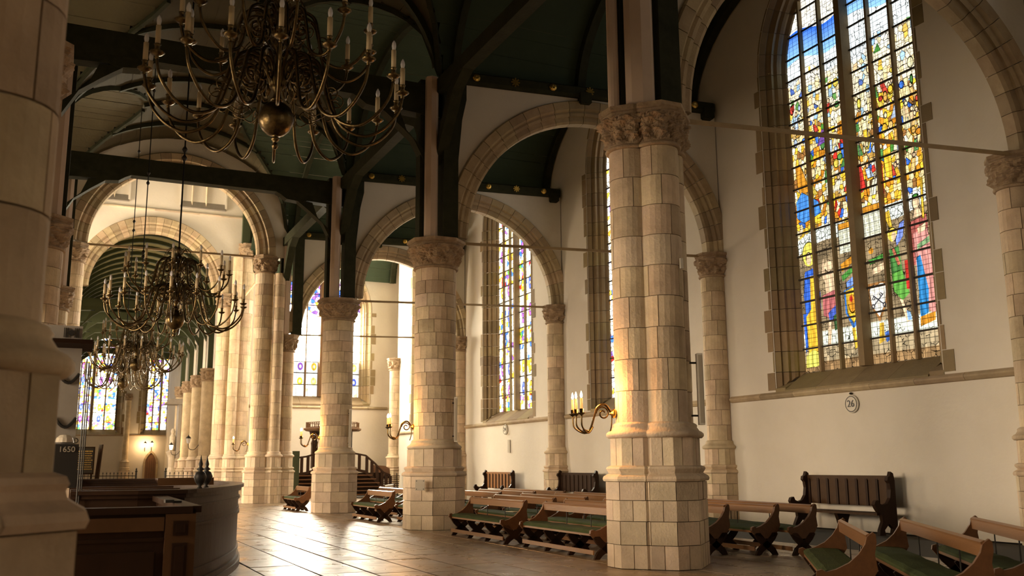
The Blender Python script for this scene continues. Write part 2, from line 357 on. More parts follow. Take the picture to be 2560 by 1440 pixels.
            lead &= ~((np.abs(X-a[0]) < .24) & (np.abs(Z-a[1]) < .22)); continue
        rgb[m] = np.array(col)*np.clip(sh, .5, 1.2)[:, None]
        lead &= ~m; lead |= e
    # rectangular leading
    gx = .155; gz = .115 if mode == 'story' else .2
    if mode == 'white': gx, gz = .33, .6
    fx = np.abs(np.modf(X/gx)[0]-.5) > .5-.006/gx; fz = np.abs(np.modf(Z/gz)[0]-.5) > .5-.0055/gz
    grid = fx | fz
    if mode == 'story': lead &= ((Z < 8.3) & (Z > 3.2)) | (rnd(bx, bz, 6, seed) > .6)
    if mode == 'white': lead &= Z > hm*.5
    if mode == 'story':
        blues = (rgb[..., 2] > .6) & (rgb[..., 0] < .4) & (Z > 8.5); lead &= ~blues
    if mode == 'white':
        low = Z < 1.75+.0*X; rgb[low] *= np.array((.010, .011, .013)); rgb[lead] *= .003; rgb[grid] *= .006
        t2 = Z > hm*.52+.3*np.sin(X*2); rgb[t2] *= .02
    else: rgb[lead] *= .05; rgb[grid] *= .22
    img = bpy.data.images.new(name, W, H, float_buffer=(mode == 'white'))
    buf = np.ones((H, W, 4), np.float32); v = np.clip(rgb, 0, 1)
    buf[..., :3] = v if mode == 'white' else np.where(v <= .0031308, v*12.92, 1.055*np.power(np.maximum(v, 1e-6), 1/2.4)-.055)
    img.pixels.foreach_set(buf.ravel()); img.update(); img.pack()
    return img
def glass_mat(name, img, strength, tint=(1, 1, 1)):
    m = bpy.data.materials.new(name); m.use_nodes = True; nt = m.node_tree; nt.nodes.clear()
    o = nt.nodes.new('ShaderNodeOutputMaterial'); e = nt.nodes.new('ShaderNodeEmission'); t = nt.nodes.new('ShaderNodeTexImage'); t.image = img
    mx = nt.nodes.new('ShaderNodeMix'); mx.data_type = 'RGBA'; mx.blend_type = 'MULTIPLY'; mx.inputs[0].default_value = 1; mx.inputs[7].default_value = (*tint, 1)
    nt.links.new(t.outputs[0], mx.inputs[6]); nt.links.new(mx.outputs[2], e.inputs[0]); e.inputs[1].default_value = strength
    nt.links.new(e.outputs[0], o.inputs[0]); return m
IM_STORY = glass_image('story_glass', 620, 1700, 4.6, 12.6, 3, 'story')
IM_PALE = glass_image('pale_glass', 360, 900, 4.4, 11.0, 11, 'pale')
IM_WHITE = glass_image('white_glass', 360, 720, 4.8, 8.4, 23, 'white')
# ------------------------------------------------------------ windows and walls with openings
def arch_outline(hw, z0, zs, R, n=10):
    """convex outline, counter-clockwise from the bottom left; R is the radius of each side of the pointed arch"""
    c = R-hw; P = [(-hw, z0), (hw, z0)]
    a1 = math.acos(max(-1, min(1, c/R)))
    for i in range(n+1):
        a = a1*i/n; P.append((-c+R*math.cos(a), zs+R*math.sin(a)))
    for i in range(n-1, -1, -1):
        a = a1*i/n; P.append((c-R*math.cos(a), zs+R*math.sin(a)))
    return P
def clip_convex(poly, conv):
    out = poly
    for i in range(len(conv)):
        ax, ay = conv[i]; bx, by = conv[(i+1) % len(conv)]
        if math.hypot(bx-ax, by-ay) < 1e-6: continue
        def side(p): return (bx-ax)*(p[1]-ay)-(by-ay)*(p[0]-ax)
        src = out; out = []
        for k in range(len(src)):
            p, q = src[k], src[(k+1) % len(src)]; sp, sq = side(p), side(q)
            if sp >= 0: out.append(p)
            if (sp >= 0) != (sq >= 0):
                t = sp/(sp-sq); out.append((p[0]+(q[0]-p[0])*t, p[1]+(q[1]-p[1])*t))
        if len(out) < 3: return []
    return out
def ray_hit(conv, c, a):
    dx, dy = math.cos(a), math.sin(a); best = 1e9
    for i in range(len(conv)):
        (ax, ay), (bx, by) = conv[i], conv[(i+1) % len(conv)]
        ex, ey = bx-ax, by-ay; den = dx*ey-dy*ex
        if abs(den) < 1e-9: continue
        t = ((ax-c[0])*ey-(ay-c[1])*ex)/den; u = ((ax-c[0])*dy-(ay-c[1])*dx)/den
        if t > 0 and -1e-6 <= u <= 1+1e-6: best = min(best, t)
    return (c[0]+dx*best, c[1]+dy*best)
def wall_hole(mb, rect, hole, fn):
    """rect (x0,x1,z0,z1) with a convex hole, mapped by fn(x,z)->xyz"""
    x0, x1, z0, z1 = rect; R = [(x0, z0), (x1, z0), (x1, z1), (x0, z1)]
    hx = [p[0] for p in hole]; hz = [p[1] for p in hole]; c = ((min(hx)+max(hx))/2, (min(hz)+max(hz))/2)
    A = sorted(set([round(math.atan2(p[1]-c[1], p[0]-c[0]), 6) for p in R+hole]+[-PI+2*PI*i/48+.01 for i in range(48)]))
    vs = []; n = len(A)
    for a in A: vs.append(fn(*ray_hit(hole, c, a)))
    for a in A: vs.append(fn(*ray_hit(R, c, a)))
    mb.add(vs, [(i, (i+1) % n, (i+1) % n+n, i+n) for i in range(n)])
def make_window(name, loc, rz, hw, z0, zs, R, rows, cols, img, strength, wm, label, depth=.62, tint=(1, 1, 1), big=.17, sill=True, stones=True, ix=0.0, mmat=None):
    root = empty(name, loc, rz, label=label, kind='structure', cat='window')
    gm = glass_mat(name+'_glass', img, strength, tint)
    ctr = R-hw
    def ol(o): return arch_outline(hw+o, z0-o, zs, R+o)
    zt = zs+math.sqrt(max(R*R-ctr*ctr, .01))
    conv = arch_outline(hw, z0, zs, R)
    iw, ih = img.size; hm = wm*ih/iw if img is not IM_STORY else 12.6
    # light boundaries
    n = cols; bw = .12; cw = (2*hw-big-(n-2)*bw)/n; xs = []; x = -hw; mull = []
    for k in range(n):
        xs.append((x, x+cw)); x += cw
        if k < n-1:
            b = big if k == n//2-1 else bw; mull.append((x+b/2, b)); x += b
    rh = (zt-z0)/rows
    for (a, b) in xs:
        for r in range(rows):
            pl = clip_convex([(a, z0+r*rh), (b, z0+r*rh), (b, z0+(r+1)*rh), (a, z0+(r+1)*rh)], conv)
            if len(pl) < 3: continue
            cx, cz = sum(p[0] for p in pl)/len(pl), sum(p[1] for p in pl)/len(pl)
            mb = MB(); mb.add([(p[0]-cx, 0, p[1]-cz) for p in pl], [tuple(range(len(pl)))])
            me = mb.mesh('pane', gm, uv=lambda co, cx=cx, cz=cz: ((co.x+cx+hw+ix)/wm, (co.z+cz-z0)/hm))
            link('pane', me, root, (cx, depth, cz))
    for (x, b) in mull:
        zz = zs+math.sqrt(max(R*R-(abs(x)+ctr)**2, 0))
        d = .22 if b == big else .09
        poly = [(-b/2, .0), (-b*.28, -d), (b*.28, -d), (b/2, 0), (b*.28, .06), (-b*.28, .06)]
        mb = MB(); mb.prism(poly, z0-.02, zz); mb.ob('mullion', mmat or M['frame'], root, loc=(x, depth-.01, 0))
    mb = MB(); mb.box((0, 0, 0), (1, .035, .045)); bar = mb.mesh('glazing_bar', M['bar'])
    for r in range(1, rows):
        z = z0+r*rh; h = hw if z <= zs else math.sqrt(max(R*R-(z-zs)**2, 0))-ctr
        if h > .1:
            o = link('glazing_bar', bar, root, (0, depth-.03, z)); o.scale.x = 2*h
    # splayed moulded reveal of separate stones
    prof = [(.50, 0), (.47, .02), (.36, .12), (.40, .17), (.30, .22), (.22, .24), (.23, .33), (.14, .38), (.10, .46), (.11, .52), (.0, depth-.04), (-.03, depth)]
    rnds = random.Random(hash(name) % 1000 if False else len(name)*7+int(abs(loc[1])*3))
    def seg(pts_fn, tooth, nm='frame_stone'):
        """pts_fn(o)-> two points (x,z) at offset o"""
        P = [(.5+tooth, -.012), (.5, -.015)]+prof
        P = [(.5+tooth, .04)]+P; vs = []
        for o, y in P:
            for (px, pz) in pts_fn(o): vs.append((px, y, pz))
        k = len(pts_fn(0)); N = len(P)
        fs = [(i*k+j, i*k+j+1, (i+1)*k+j+1, (i+1)*k+j) for i in range(N-1) for j in range(k-1)]
        fs.append(tuple(i*k for i in range(N))); fs.append(tuple(i*k+k-1 for i in range(N))[::-1])
        mb = MB(); mb.add(vs, fs); mb.ob(nm, M['frame'], root)
    if stones:
        z = z0-.45; k = 0
        while z < zs-.05:
            h = min(rnds.uniform(.42, .68), zs-z)
            if zs-z-h < .2: h = zs-z
            for s in (-1, 1):
                tooth = rnds.choice([.04, .10, .22, .3]); g = .008
                lo = lambda o, z=z, s=s, h=h: [(s*(hw+o), max(z+g, z0-o) if False else z+g), (s*(hw+o), z+h-g)]
                def lo(o, z=z, s=s, h=h):
                    zb = max(z, z0-max(o, 0)*.9); zb = min(zb, z+h-.02)
                    return [(s*(hw+o), zb+g), (s*(hw+o), z+h-g)]
                seg(lo, tooth)
            z += h; k += 1
        a1 = math.acos(ctr/R); na = max(4, int(R*a1/.55))
        for s in (-1, 1):
            for i in range(na):
                b0, b1 = a1*i/na+.002, a1*(i+1)/na-.002
                def ao(o, b0=b0, b1=b1, s=s): return [(s*(-ctr+(R+o)*math.cos(b)), zs+(R+o)*math.sin(b)) for b in (b0, (b0+b1)/2, b1)]
                seg(ao, rnds.choice([.02, .04, .1]))
        # sloping sill in slabs
        ns = 4; W = hw+.1
        for i in range(ns):
            a, b = -W+2*W*i/ns+.004, -W+2*W*(i+1)/ns-.004
            mb = MB(); mb.prism([(-.05, z0-.55), (-.05, z0-.47), (depth+.02, z0+.0), (depth+.02, z0-.2), (.1, z0-.58)], a, b, 'x'); mb.ob('sill_stone', M['frame'], root)
        for s in (-1, 1):
            mb = MB(); mb.prism([(-.012, z0-.55), (-.012, z0-.40), (.35, z0-.22), (.35, z0-.55)], s*(hw+.1), s*(hw+.5), 'x'); mb.ob('sill_stone', M['frame'], root)
    return ol(.47)
# ------------------------------------------------------------ key positions
XR, XL, XW, XLW = 8.87, -1.0, 17.5, -9.6
PY = [13.41, 23.84, 33.99, 44.15]
WY = [2.5, 12.66, 22.82, 32.98, 43.14, 53.3]
YB = -7.0
Yend = 54.5
# -------- floor
mb = MB(); mb.box((4, 40, -.06), (30, 110, .06)); fl = mb.ob('floor', M['grout'], label='worn grey-brown stone slab floor of the church', cat='floor', kind='structure')
slabs = []; rs = random.Random(3)
for i in range(-4, 19):
    x0 = -.97+.768*i; y = -2+rs.uniform(0, 1.4)
    while y < 56:
        L = rs.uniform(1.5, 2.3); slabs.append((x0, y, .768, L)); y += L
def sl_key(s):
    x, y = s[0]+.4, s[1]+s[3]/2; d = math.hypot(x, y); a = math.degrees(math.atan2(x, y)); inv = abs(a-25) > 32
    under = x < 2.2 or (x > 6 and a > 56)
    return (inv or under, d)
slabs.sort(key=sl_key)
def slab_mb(mb, s, r):
    x, y, wd, L = s; g = .013; z = .0+r.uniform(-.004, .002); t = [z+r.uniform(-.002, .002) for _ in range(4)]
    vs = [(x+g, y+g, -.04), (x+wd-g, y+g, -.04), (x+wd-g, y+L-g, -.04), (x+g, y+L-g, -.04), (x+g, y+g, t[0]-.006), (x+wd-g, y+g, t[1]-.006), (x+wd-g, y+L-g, t[2]-.006), (x+g, y+L-g, t[3]-.006)]
    e = .006
    vs += [(x+g+e, y+g+e, t[0]), (x+wd-g-e, y+g+e, t[1]), (x+wd-g-e, y+L-g-e, t[2]), (x+g+e, y+L-g-e, t[3])]
    mb.add(vs, [(0, 1, 5, 4), (1, 2, 6, 5), (2, 3, 7, 6), (3, 0, 4, 7), (4, 5, 9, 8), (5, 6, 10, 9), (6, 7, 11, 10), (7, 4, 8, 11), (8, 9, 10, 11)])
for s in slabs[:298]:
    m_ = MB(); c = (s[0]+s[2]/2, s[1]+s[3]/2, 0); slab_mb(m_, (-s[2]/2, -s[3]/2, s[2], s[3]), rs); m_.ob('stone_slab', M['slab'], fl, loc=c)
m_ = MB()
for s in slabs[298:]: slab_mb(m_, s, rs)
for i in range(-12, 21):
    for j in range(0, 22):
        if i < -4 or i > 18 or j >= 0: slab_mb(m_, (-.97+.768*i, 56+2*j+rs.uniform(0, .01), .768, 2.0), rs)
m_.ob('far_slabs', M['slab'], fl, kind='stuff')
# -------- right outer wall
wr = MB(); wr_f = lambda x, z: (XW, -x, z)
holes = {}
lab = ['tall stained glass window beside the camera end of the right wall', 'largest picture window with crossed keys shield above plaque 26', 'tall window mostly hidden behind the nearest clustered pillar',
       'tall narrow-looking stained glass window above the oak settle and small plaque', 'steeply seen window in the last bay of the right wall']
WIN = []
for k in range(5):
    yc = (WY[k]+WY[k+1])/2-.02; hw = 2.27 if k < 3 else 2.12
    st = [L_BAY0, L_BAY1, L_BAY2, L_BAY3, L_BAY4][k]
    img = IM_STORY if k in (0, 1) else IM_PALE
    hole = make_window('window_%d' % (k+1), (XW, yc, 0), -PI/2, hw, 4.0, 12.6, 3.0, 18 if k < 2 else 16, 6, img, st, 4.6 if k < 2 else 4.4, lab[k], tint=(1, .97, .92) if k < 3 else (1, .93, .80), big=.34 if k < 3 else .26)
    WIN.append((yc, hw))
    wall_hole(wr, (-WY[k+1], -WY[k], 0, 17.2), [(p[0]-yc, p[1]) for p in hole], wr_f)
wr.ob('wall_right', M['plaster'], label='white plastered outer wall with the tall stained glass windows', cat='wall', kind='structure')
mb = MB(); mb.box((XW+1.6, 24, 9), (.1, 70, 20)); mb.ob('trim_outside', M['plaster'], kind='structure', label='outer masonry face behind the right wall windows', cat='wall') if False else None
# string course stones per bay
for k in range(5):
    t = empty('trim_%d' % (k+1), (XW, WY[k], 0), label=['stone string course right of the big window wall pilaster', 'stone string course below the largest picture window', 'stone string course behind the nearest clustered pillar', 'stone string course above the small round plaque and settle', 'stone string course in the farthest bay of the right wall'][k], cat='moulding', kind='structure')
    L = (WY[k+1]-WY[k]); n = 7; m_ = MB(); m_.prism([(0, 3.33), (-.05, 3.35), (-.10, 3.40), (-.10, 3.44), (-.03, 3.50), (0, 3.51)], 0, 0.01, 'y')
    sm = MB(); ln = (L-.8)/n-.008; sm.prism([(0.02, 3.31), (-.05, 3.34), (-.10, 3.40), (-.10, 3.44), (-.03, 3.50), (.02, 3.51)], 0, ln, 'y'); sme = sm.mesh('string_stone', M['arch'])
    for i in range(n): link('string_stone', sme, t, (0, .4+i*(L-.8)/n, 0))
# -------- left outer and rear walls, with unseen windows added to light the nave
wl = MB(); wl_f = lambda x, z: (XLW, x, z)
for k in range(5):
    yc = (WY[k]+WY[k+1])/2+1.0
    hole = make_window('window_%d' % (k+11), (XLW, yc, 0), PI/2, 2.2, 1.6, 4.6 if k < 4 else 10.0, 2.6, 6, 4, IM_PALE, L_LEFT[k], 4.4, 'added unseen window lighting the nave from the left outer wall, bay %s from the rear' % ['one', 'two', 'three', 'four', 'five'][k], stones=False, tint=(1, .87, .68))  # unseen glowing windows, added and set low to light the lower walls
    wall_hole(wl, (WY[k]+1, WY[k+1]+1, 0, 17.2), [(p[0]+yc, p[1]) for p in hole], wl_f)
wl.add([wl_f(YB, 0), wl_f(3.5, 0), wl_f(3.5, 17.2), wl_f(YB, 17.2)], [(0, 1, 2, 3)])
mb = MB(); mb.box((-1.75, (YB+PY[3])/2, 8.75), (.3, PY[3]-YB, 7.5)); mb.ob('wall_left_blocker', M['plaster'], label='added wall above the left arcade that blocks high light from the left windows', cat='wall', kind='structure')  # invented wall that shades the upper right walls from the left windows
wl.ob('wall_left', M['plaster'], label='white plastered outer wall beyond the left arcade', cat='wall', kind='structure')
mb = MB(); mb.add([(XLW, YB, 0), (9.0, YB, 0), (9.0, YB, 17.2), (XLW, YB, 17.2)], [(0, 1, 2, 3)])
hole = make_window('window_16', (13.3, YB, 0), PI, 3.4, 1.2, 2.6, 3.8, 4, 4, IM_PALE, L_REAR, 4.4, 'added broad window giving light from the rear wall behind the camera', stones=False, tint=(1, .86, .66))  # unseen window added to light the camera-facing sides of the piers
wall_hole(mb, (9.0, XW, 0, 17.2), [(13.3-p[0], p[1]) for p in hole][::-1], lambda x, z: (x, YB, z)); mb.add([(XW, YB, 0), (XW, 2.5, 0), (XW, 2.5, 17.2), (XW, YB, 17.2)], [(0, 1, 2, 3)])
mb.ob('wall_rear', M['plaster'], label='plain plastered rear wall behind the camera', cat='wall', kind='structure')
# -------- transept end wall (right of the crossing)
we = MB()
hole = make_window('window_6', (13.36, Yend+.05, 0), 0, 2.36, 5.6, 10.6, 3.1, 12, 6, IM_WHITE, L_END, 4.8, 'glaring white end window behind the third pillar of the arcade', tint=(1, .93, .80), big=.30, mmat=M['barbrown'])
wall_hole(we, (8.4, 18.2, 0, 17.4), [(p[0]+13.36, p[1]) for p in hole], lambda x, z: (x, Yend+.05, z))
we.ob('wall_end', M['plaster'], label='sunlit plaster wall closing the aisle behind the pulpit', cat='wall', kind='structure')
t = empty('trim_6', (8.9, Yend, 0), label='horizontal stone string under the glaring white end window', cat='moulding', kind='structure')
sm = MB(); sm.prism([(.05, 4.84), (-.06, 4.87), (-.10, 4.93), (-.03, 5.0), (.05, 5.02)], 0, 1.18, 'x'); sme = sm.mesh('string_stone', M['arch'])
for i in range(7): link('string_stone', sme, t, (i*1.2, 0, 0))
# ------------------------------------------------------------ pillars
def ring_mesh(shape, r1, r0, a0, a1, z0, z1, n, matl, gap=.006):
    g = gap/r1; a0 += g; a1 -= g; vs = []
    # include octagon corners
    A = [a0+(a1-a0)*i/n for i in range(n+1)]
    if shape is oct_shape:
        A = [a0]+[q for q in [PI/8+PI/4*k for k in range(-9, 18)] if a0+1e-4 < q < a1-1e-4]+[a1]
    for a in A:
        k = shape(a) if shape else 1
        for r in (r0, r1):
            for z in (z0+gap, z1-gap): vs.append((r*k*math.cos(a), r*k*math.sin(a), z))
    fs = []; m = len(A)
    for i in range(m-1):
        b, c = i*4, (i+1)*4
        fs += [(b+2, c+2, c+3, b+3), (b+1, b+3, c+3, c+1), (b, c, c+2, b+2)]
    fs += [(0, 2, 3, 1), ((m-1)*4, (m-1)*4+1, (m-1)*4+3, (m-1)*4+2)]
    mb = MB(); mb.add(vs, fs); return mb.mesh('stone_block', matl)
_cache = {}
def ring(root, shape, r1, z0, z1, nb, off, matl, cx=0, cy=0, jit=.006, a_lo=None, a_hi=None, rr=random):
    """a course of nb blocks; meshes shared between courses of one size"""
    step = 2*PI/nb
    for i in range(nb):
        a = off+i*step; mid = (a+step/2) % (2*PI)
        if a_lo is not None and not ((mid-a_lo) % (2*PI) <= (a_hi-a_lo) % (2*PI)): continue
        if shape is oct_shape:
            q = round(((a) % (PI/4))/(PI/4)*1000); rot = math.floor(a/(PI/4)+1e-6)*PI/4; base = a-rot
        else: q = 0; rot = a; base = 0
        key = (shape is oct_shape, round(r1, 3), nb, q, round(z1-z0, 3), matl.name)
        if key not in _cache: _cache[key] = ring_mesh(shape, r1, r1-.16, base, base+step, 0, z1-z0, max(2, 24//nb), matl)
        o = link('stone_block', _cache[key], root, (cx, cy, z0), (0, 0, rot)); k = 1+rr.uniform(-jit, jit); o.scale = (k, k, 1)
def carve(r, z, a, seed, n):
    """relief of a leaf capital"""
    u = a/(2*PI)*n
    t = noise.noise(Vector((math.cos(a)*6*r+seed, math.sin(a)*6*r, z*7)))*.5+noise.noise(Vector((math.cos(a)*16*r+seed, math.sin(a)*16*r, z*17)))*.35
    leaf = abs(math.sin(u*PI+1.2*math.sin(z*9)))
    return .05*leaf+.13*t+.035*noise.noise(Vector((math.cos(a)*38*r+seed, math.sin(a)*38*r, z*36)))
def capital_part(root, r0, r1, z0, z1, cx=0, cy=0, seed=0, nl=9, res=84, oc=True):
    rows = 22 if res < 80 else 32; res = res if res < 80 else 132
    H = z1-z0
    prof = [(r0, 0), (r0+.045, .0), (r0+.06, .03), (r0+.045, .06), (r0+.005, .075)]
    mb = MB(); mb.lathe([(r0*.9, -.01)]+prof+[(r0*.9, .08)], 28, (cx, cy, z0), cap=False); mb.ob('neck_ring', M['carved'], root, smooth=True)
    vs = []; fs = []
    for j in range(rows+1):
        t = j/rows; z = z0+.07+t*(H*.76-.07); rb = r0+.0+(r1*.93-r0)*(t**1.6)
        for i in range(res):
            a = 2*PI*i/res; env = min(1, 8*t, 9*(1-t)+.35); knob = .05*max(0, math.sin(a*nl+PI*(t > .55)))*(max(0, math.sin(t*2*PI-.6)))
            r = rb+(carve(rb, z, a, seed, nl)+knob)*env
            vs.append((cx+r*math.cos(a), cy+r*math.sin(a), z))
    for j in range(rows):
        for i in range(res): fs.append((j*res+i, j*res+(i+1) % res, (j+1)*res+(i+1) % res, (j+1)*res+i))
    mb = MB(); mb.add(vs, fs); mb.ob('leaf_carving', M['carved'], root, smooth=False)
    sh = oct_shape if oc else None; q = .97 if oc else 1
    mb = MB(); zz = z0+H*.76; h = H*.24; R = r1*q*(.955 if oc else 1)
    mb.lathe([(R*.86, 0), (R*.90, h*.1), (R*.90, h*.22), (R*.96, h*.34), (R*.93, h*.5), (R, h*.62), (R, h), (.1, h)], 24 if not oc else 48, (cx, cy, zz), shape=sh, cap=True)
    mb.ob('abacus', M['carved'], root)
PROF_LOW = [(.93, 0), (1.0, .0), (1.035, .035), (1.03, .07), (.95, .10), (.90, .12), (.90, .14), (.86, .17), (.84, .19)]
def pillar(name, x, y, label, lobes=((0, 0),), r=.56, ro=.72, rp=.60, cap=.80, ztop=7.6, detail=2, cat='pillar', seed=0, nb=6, ch=.37, a_lo=None, a_hi=None, ph=0, rz=0, zcap=.80, zn=None, mats=('paler', 'stone'), into=None):
    root = into or empty(name, (x, y, 0), rz, label=label, cat=cat, kind='thing')
    if into: lobes = tuple((a+x-into.location.x, b+y-into.location.y) for a, b in lobes)
    x_ = 0; rr = random.Random(seed+5)
    zb = 0
    heights = [0, .36, .72, 1.04, 1.33]
    for (lx, ly) in lobes:
        if detail >= 1:
            for i in range(4):
                ring(root, oct_shape, ro, heights[i], heights[i+1], 8, (PI/8 if i % 2 else 0)+.0, M[mats[0]], lx, ly, .004, a_lo, a_hi, rr)
            mb = MB(); mb.lathe([(ro-.02, 0), (ro-.02, 1.33)], 24, (lx, ly, 0), shape=oct_shape); mb.ob('mortar_core', M['joint'], root)
        else:
            mb = MB(); mb.lathe([(ro, 0), (ro, 1.33)], 24, (lx, ly, 0), shape=oct_shape); mb.ob('plinth', M[mats[0]], root)
        d = ro-rp
        mb = MB(); mb.lathe([(ro*.98, 1.33), (ro+.03, 1.335), (ro+.045, 1.37), (ro+.03, 1.41), (ro-.02, 1.44), (ro-.05, 1.46), (rp+.06, 1.50), (rp+.075, 1.53), (rp+.06, 1.56), (rp, 1.58)], 48, (lx, ly, 0), shape=oct_shape, cap=False); mb.ob('base_moulding', M[mats[0]], root)
        if detail >= 1: ring(root, oct_shape, rp, 1.57, 2.02, 8, 0, M[mats[0]], lx, ly, .003, a_lo, a_hi, rr); mb = MB(); mb.lathe([(rp-.02, 1.5), (rp-.02, 2.05)], 16, (lx, ly, 0), shape=oct_shape); mb.ob('mortar_core', M['joint'], root)
        else: mb = MB(); mb.lathe([(rp, 1.57), (rp, 2.02)], 24, (lx, ly, 0), shape=oct_shape); mb.ob('pedestal', M[mats[0]], root)
        q = (r+.16); mb = MB(); mb.lathe([(rp*.95, 2.01), (q-.03, 2.02), (q, 2.05), (q, 2.09), (q-.03, 2.12), (q-.07, 2.14), (q-.09, 2.17), (r+.05, 2.20), (r+.06, 2.22), (r+.04, 2.25), (r, 2.27)], 36, (lx, ly, 0), cap=False); mb.ob('torus_moulding', M[mats[0]], root, smooth=True)
        zs0, zs1 = 2.26, (zn if zn else ztop-zcap)
        if detail >= 1:
            n = max(1, round((zs1-zs0)/ch)); h = (zs1-zs0)/n
            for i in range(n):
                ring(root, None, r, zs0+i*h, zs0+(i+1)*h, nb, (i % 2)*PI/nb+.35*((i*7) % 3), M[mats[1] if i % 5 else mats[0]], lx, ly, .007, a_lo, a_hi, rr)
            mb = MB(); mb.lathe([(r-.018, zs0), (r-.018, zs1)], 28, (lx, ly, 0), cap=False); mb.ob('mortar_core', M['joint'], root, smooth=True)
        else:
            mb = MB(); mb.lathe([(r, zs0), (r, zs1)], 28, (lx, ly, 0), cap=False); mb.ob('shaft', M[mats[1]], root, smooth=True)
        if cap: capital_part(root, r, cap, zs1, ztop, lx, ly, seed, 9, 84 if detail > 1 else 48)
    return root
Q = ((-.34, 0), (0, -.34), (.34, 0), (0, .34))
pillar('stone_pillar', XR, PY[0], 'massive clustered pillar in the centre right with three-candle wall light', Q, r=.355, ro=.505, rp=.42, cap=.52, nb=4, ch=.50, seed=1, zn=6.87)
pillar('stone_pillar', XR, PY[1], 'thick round pillar with metal notice plate on its octagonal base', r=.555, ro=.745, rp=.66, cap=.80, seed=2, ch=.36, nb=7)
pillar('stone_pillar', XR, PY[2], 'round pillar standing in front of the glaring white window', r=.56, ro=.745, rp=.66, cap=.80, seed=3, ch=.38, nb=6)
# crossing pillar: tall shaft, thin shaft and low shaft
P4 = pillar('stone_pillar', 8.02, PY[3]+.1, 'crossing pier of one tall and one low shaft right of the big nave arch', r=.43, ro=.60, rp=.52, cap=.60, ztop=11.25, seed=4, ch=.52, nb=4, zcap=.85)
pillar('stone_pillar', 8.62, PY[3]-.35, '', into=P4, r=.25, ro=.36, rp=.31, cap=0, ztop=11.2, seed=5, ch=.55, nb=3)
pillar('stone_pillar', 9.12, PY[3]+.1, '', into=P4, r=.36, ro=.50, rp=.43, cap=.58, ztop=7.6, seed=6, ch=.5, nb=4)
# left arcade
pillar('stone_pillar', -.75, 4.97, 'huge dark blurred pillar filling the left edge of the view', tuple((a*.94, b*.94) for a, b in Q), r=.30, ro=.52, rp=.40, cap=.50, nb=4, ch=.5, seed=7, zn=6.87, mats=('stone', 'stone'))
pillar('stone_pillar', -.98, PY[0]+1.2, 'dark left arcade pillar directly behind the huge foreground one', r=.55, ro=.74, rp=.65, cap=.78, seed=8, nb=6, ch=.45, detail=1)
pillar('stone_pillar', -.86, PY[1]+1.5, 'left arcade pillar with capital below the second roof beam', r=.55, ro=.74, rp=.65, cap=.78, seed=9, nb=6, ch=.45, detail=1)
pillar('stone_pillar', -.70, PY[2]+1.3, 'third left arcade pillar seen as a sliver beside the far arch', r=.55, ro=.74, rp=.65, cap=.78, seed=10, nb=6, ch=.45, detail=1)
pillar('stone_pillar', -.12, PY[3]+.1, 'tall left crossing shaft carrying the big nave arch', r=.43, ro=.6, rp=.52, cap=.60, ztop=11.1, seed=11, nb=4, ch=.52, detail=1, zcap=.85)
# far crossing pillar cluster (bundle of shafts)
P5 = pillar('stone_pillar', 7.72, Yend-.1, 'broad far crossing pier made of a bundle of tall shafts', r=.40, ro=.56, rp=.48, cap=.52, ztop=11.1, seed=12, nb=4, ch=.8, detail=1, zcap=.8)
pillar('stone_pillar', 8.25, Yend-.45, '', into=P5, r=.28, ro=.42, rp=.36, cap=0, ztop=14, seed=14, nb=3, ch=.8, detail=1)
pillar('stone_pillar', 8.78, Yend-.15, '', into=P5, r=.45, ro=.62, rp=.55, cap=.56, ztop=14.05, seed=13, nb=4, ch=.8, detail=1, zcap=.9)
pillar('stone_pillar', -.1, Yend-.1, 'far crossing pier at the left side of the choir arch', r=.40, ro=.56, rp=.48, cap=.52, ztop=11.1, seed=15, nb=4, ch=.8, detail=0, zcap=.8)
CY = [61.5, 66.5, 71.5, 76.5]
for i, yy in enumerate(CY):
    pillar('choir_column', 7.95, yy, 'choir column on the right side, %s from the crossing' % ['first', 'second', 'third', 'fourth'][i], r=.40, ro=.58, rp=.50, cap=.56, seed=20+i, detail=0, zcap=.8)
    pillar('choir_column', -.1, yy, 'choir column on the left side hidden behind others, %s from the crossing' % ['first', 'second', 'third', 'fourth'][i], r=.40, ro=.58, rp=.50, cap=.56, seed=30+i, detail=0, zcap=.8)
# wall pilasters
plab = ['pilaster behind the camera on the right wall', 'pilaster at the right edge carrying the nearest big arch', 'wall pilaster between the largest window and the nearest clustered pillar', 'wall pilaster right of the small oak settle', 'wall pilaster showing just right of the second round pillar', 'wall pilaster in the corner beside the pulpit stairs']
for k in range(6):
    z1 = 7.78
    pillar('wall_pilaster', XW-.18 if k < 5 else XW-.1, WY[k], plab[k], r=.36, ro=.50, rp=.43, cap=.54, ztop=z1, seed=40+k, nb=4, ch=.42, detail=1, zcap=.72, mats=('stone', 'stone')) if k else None
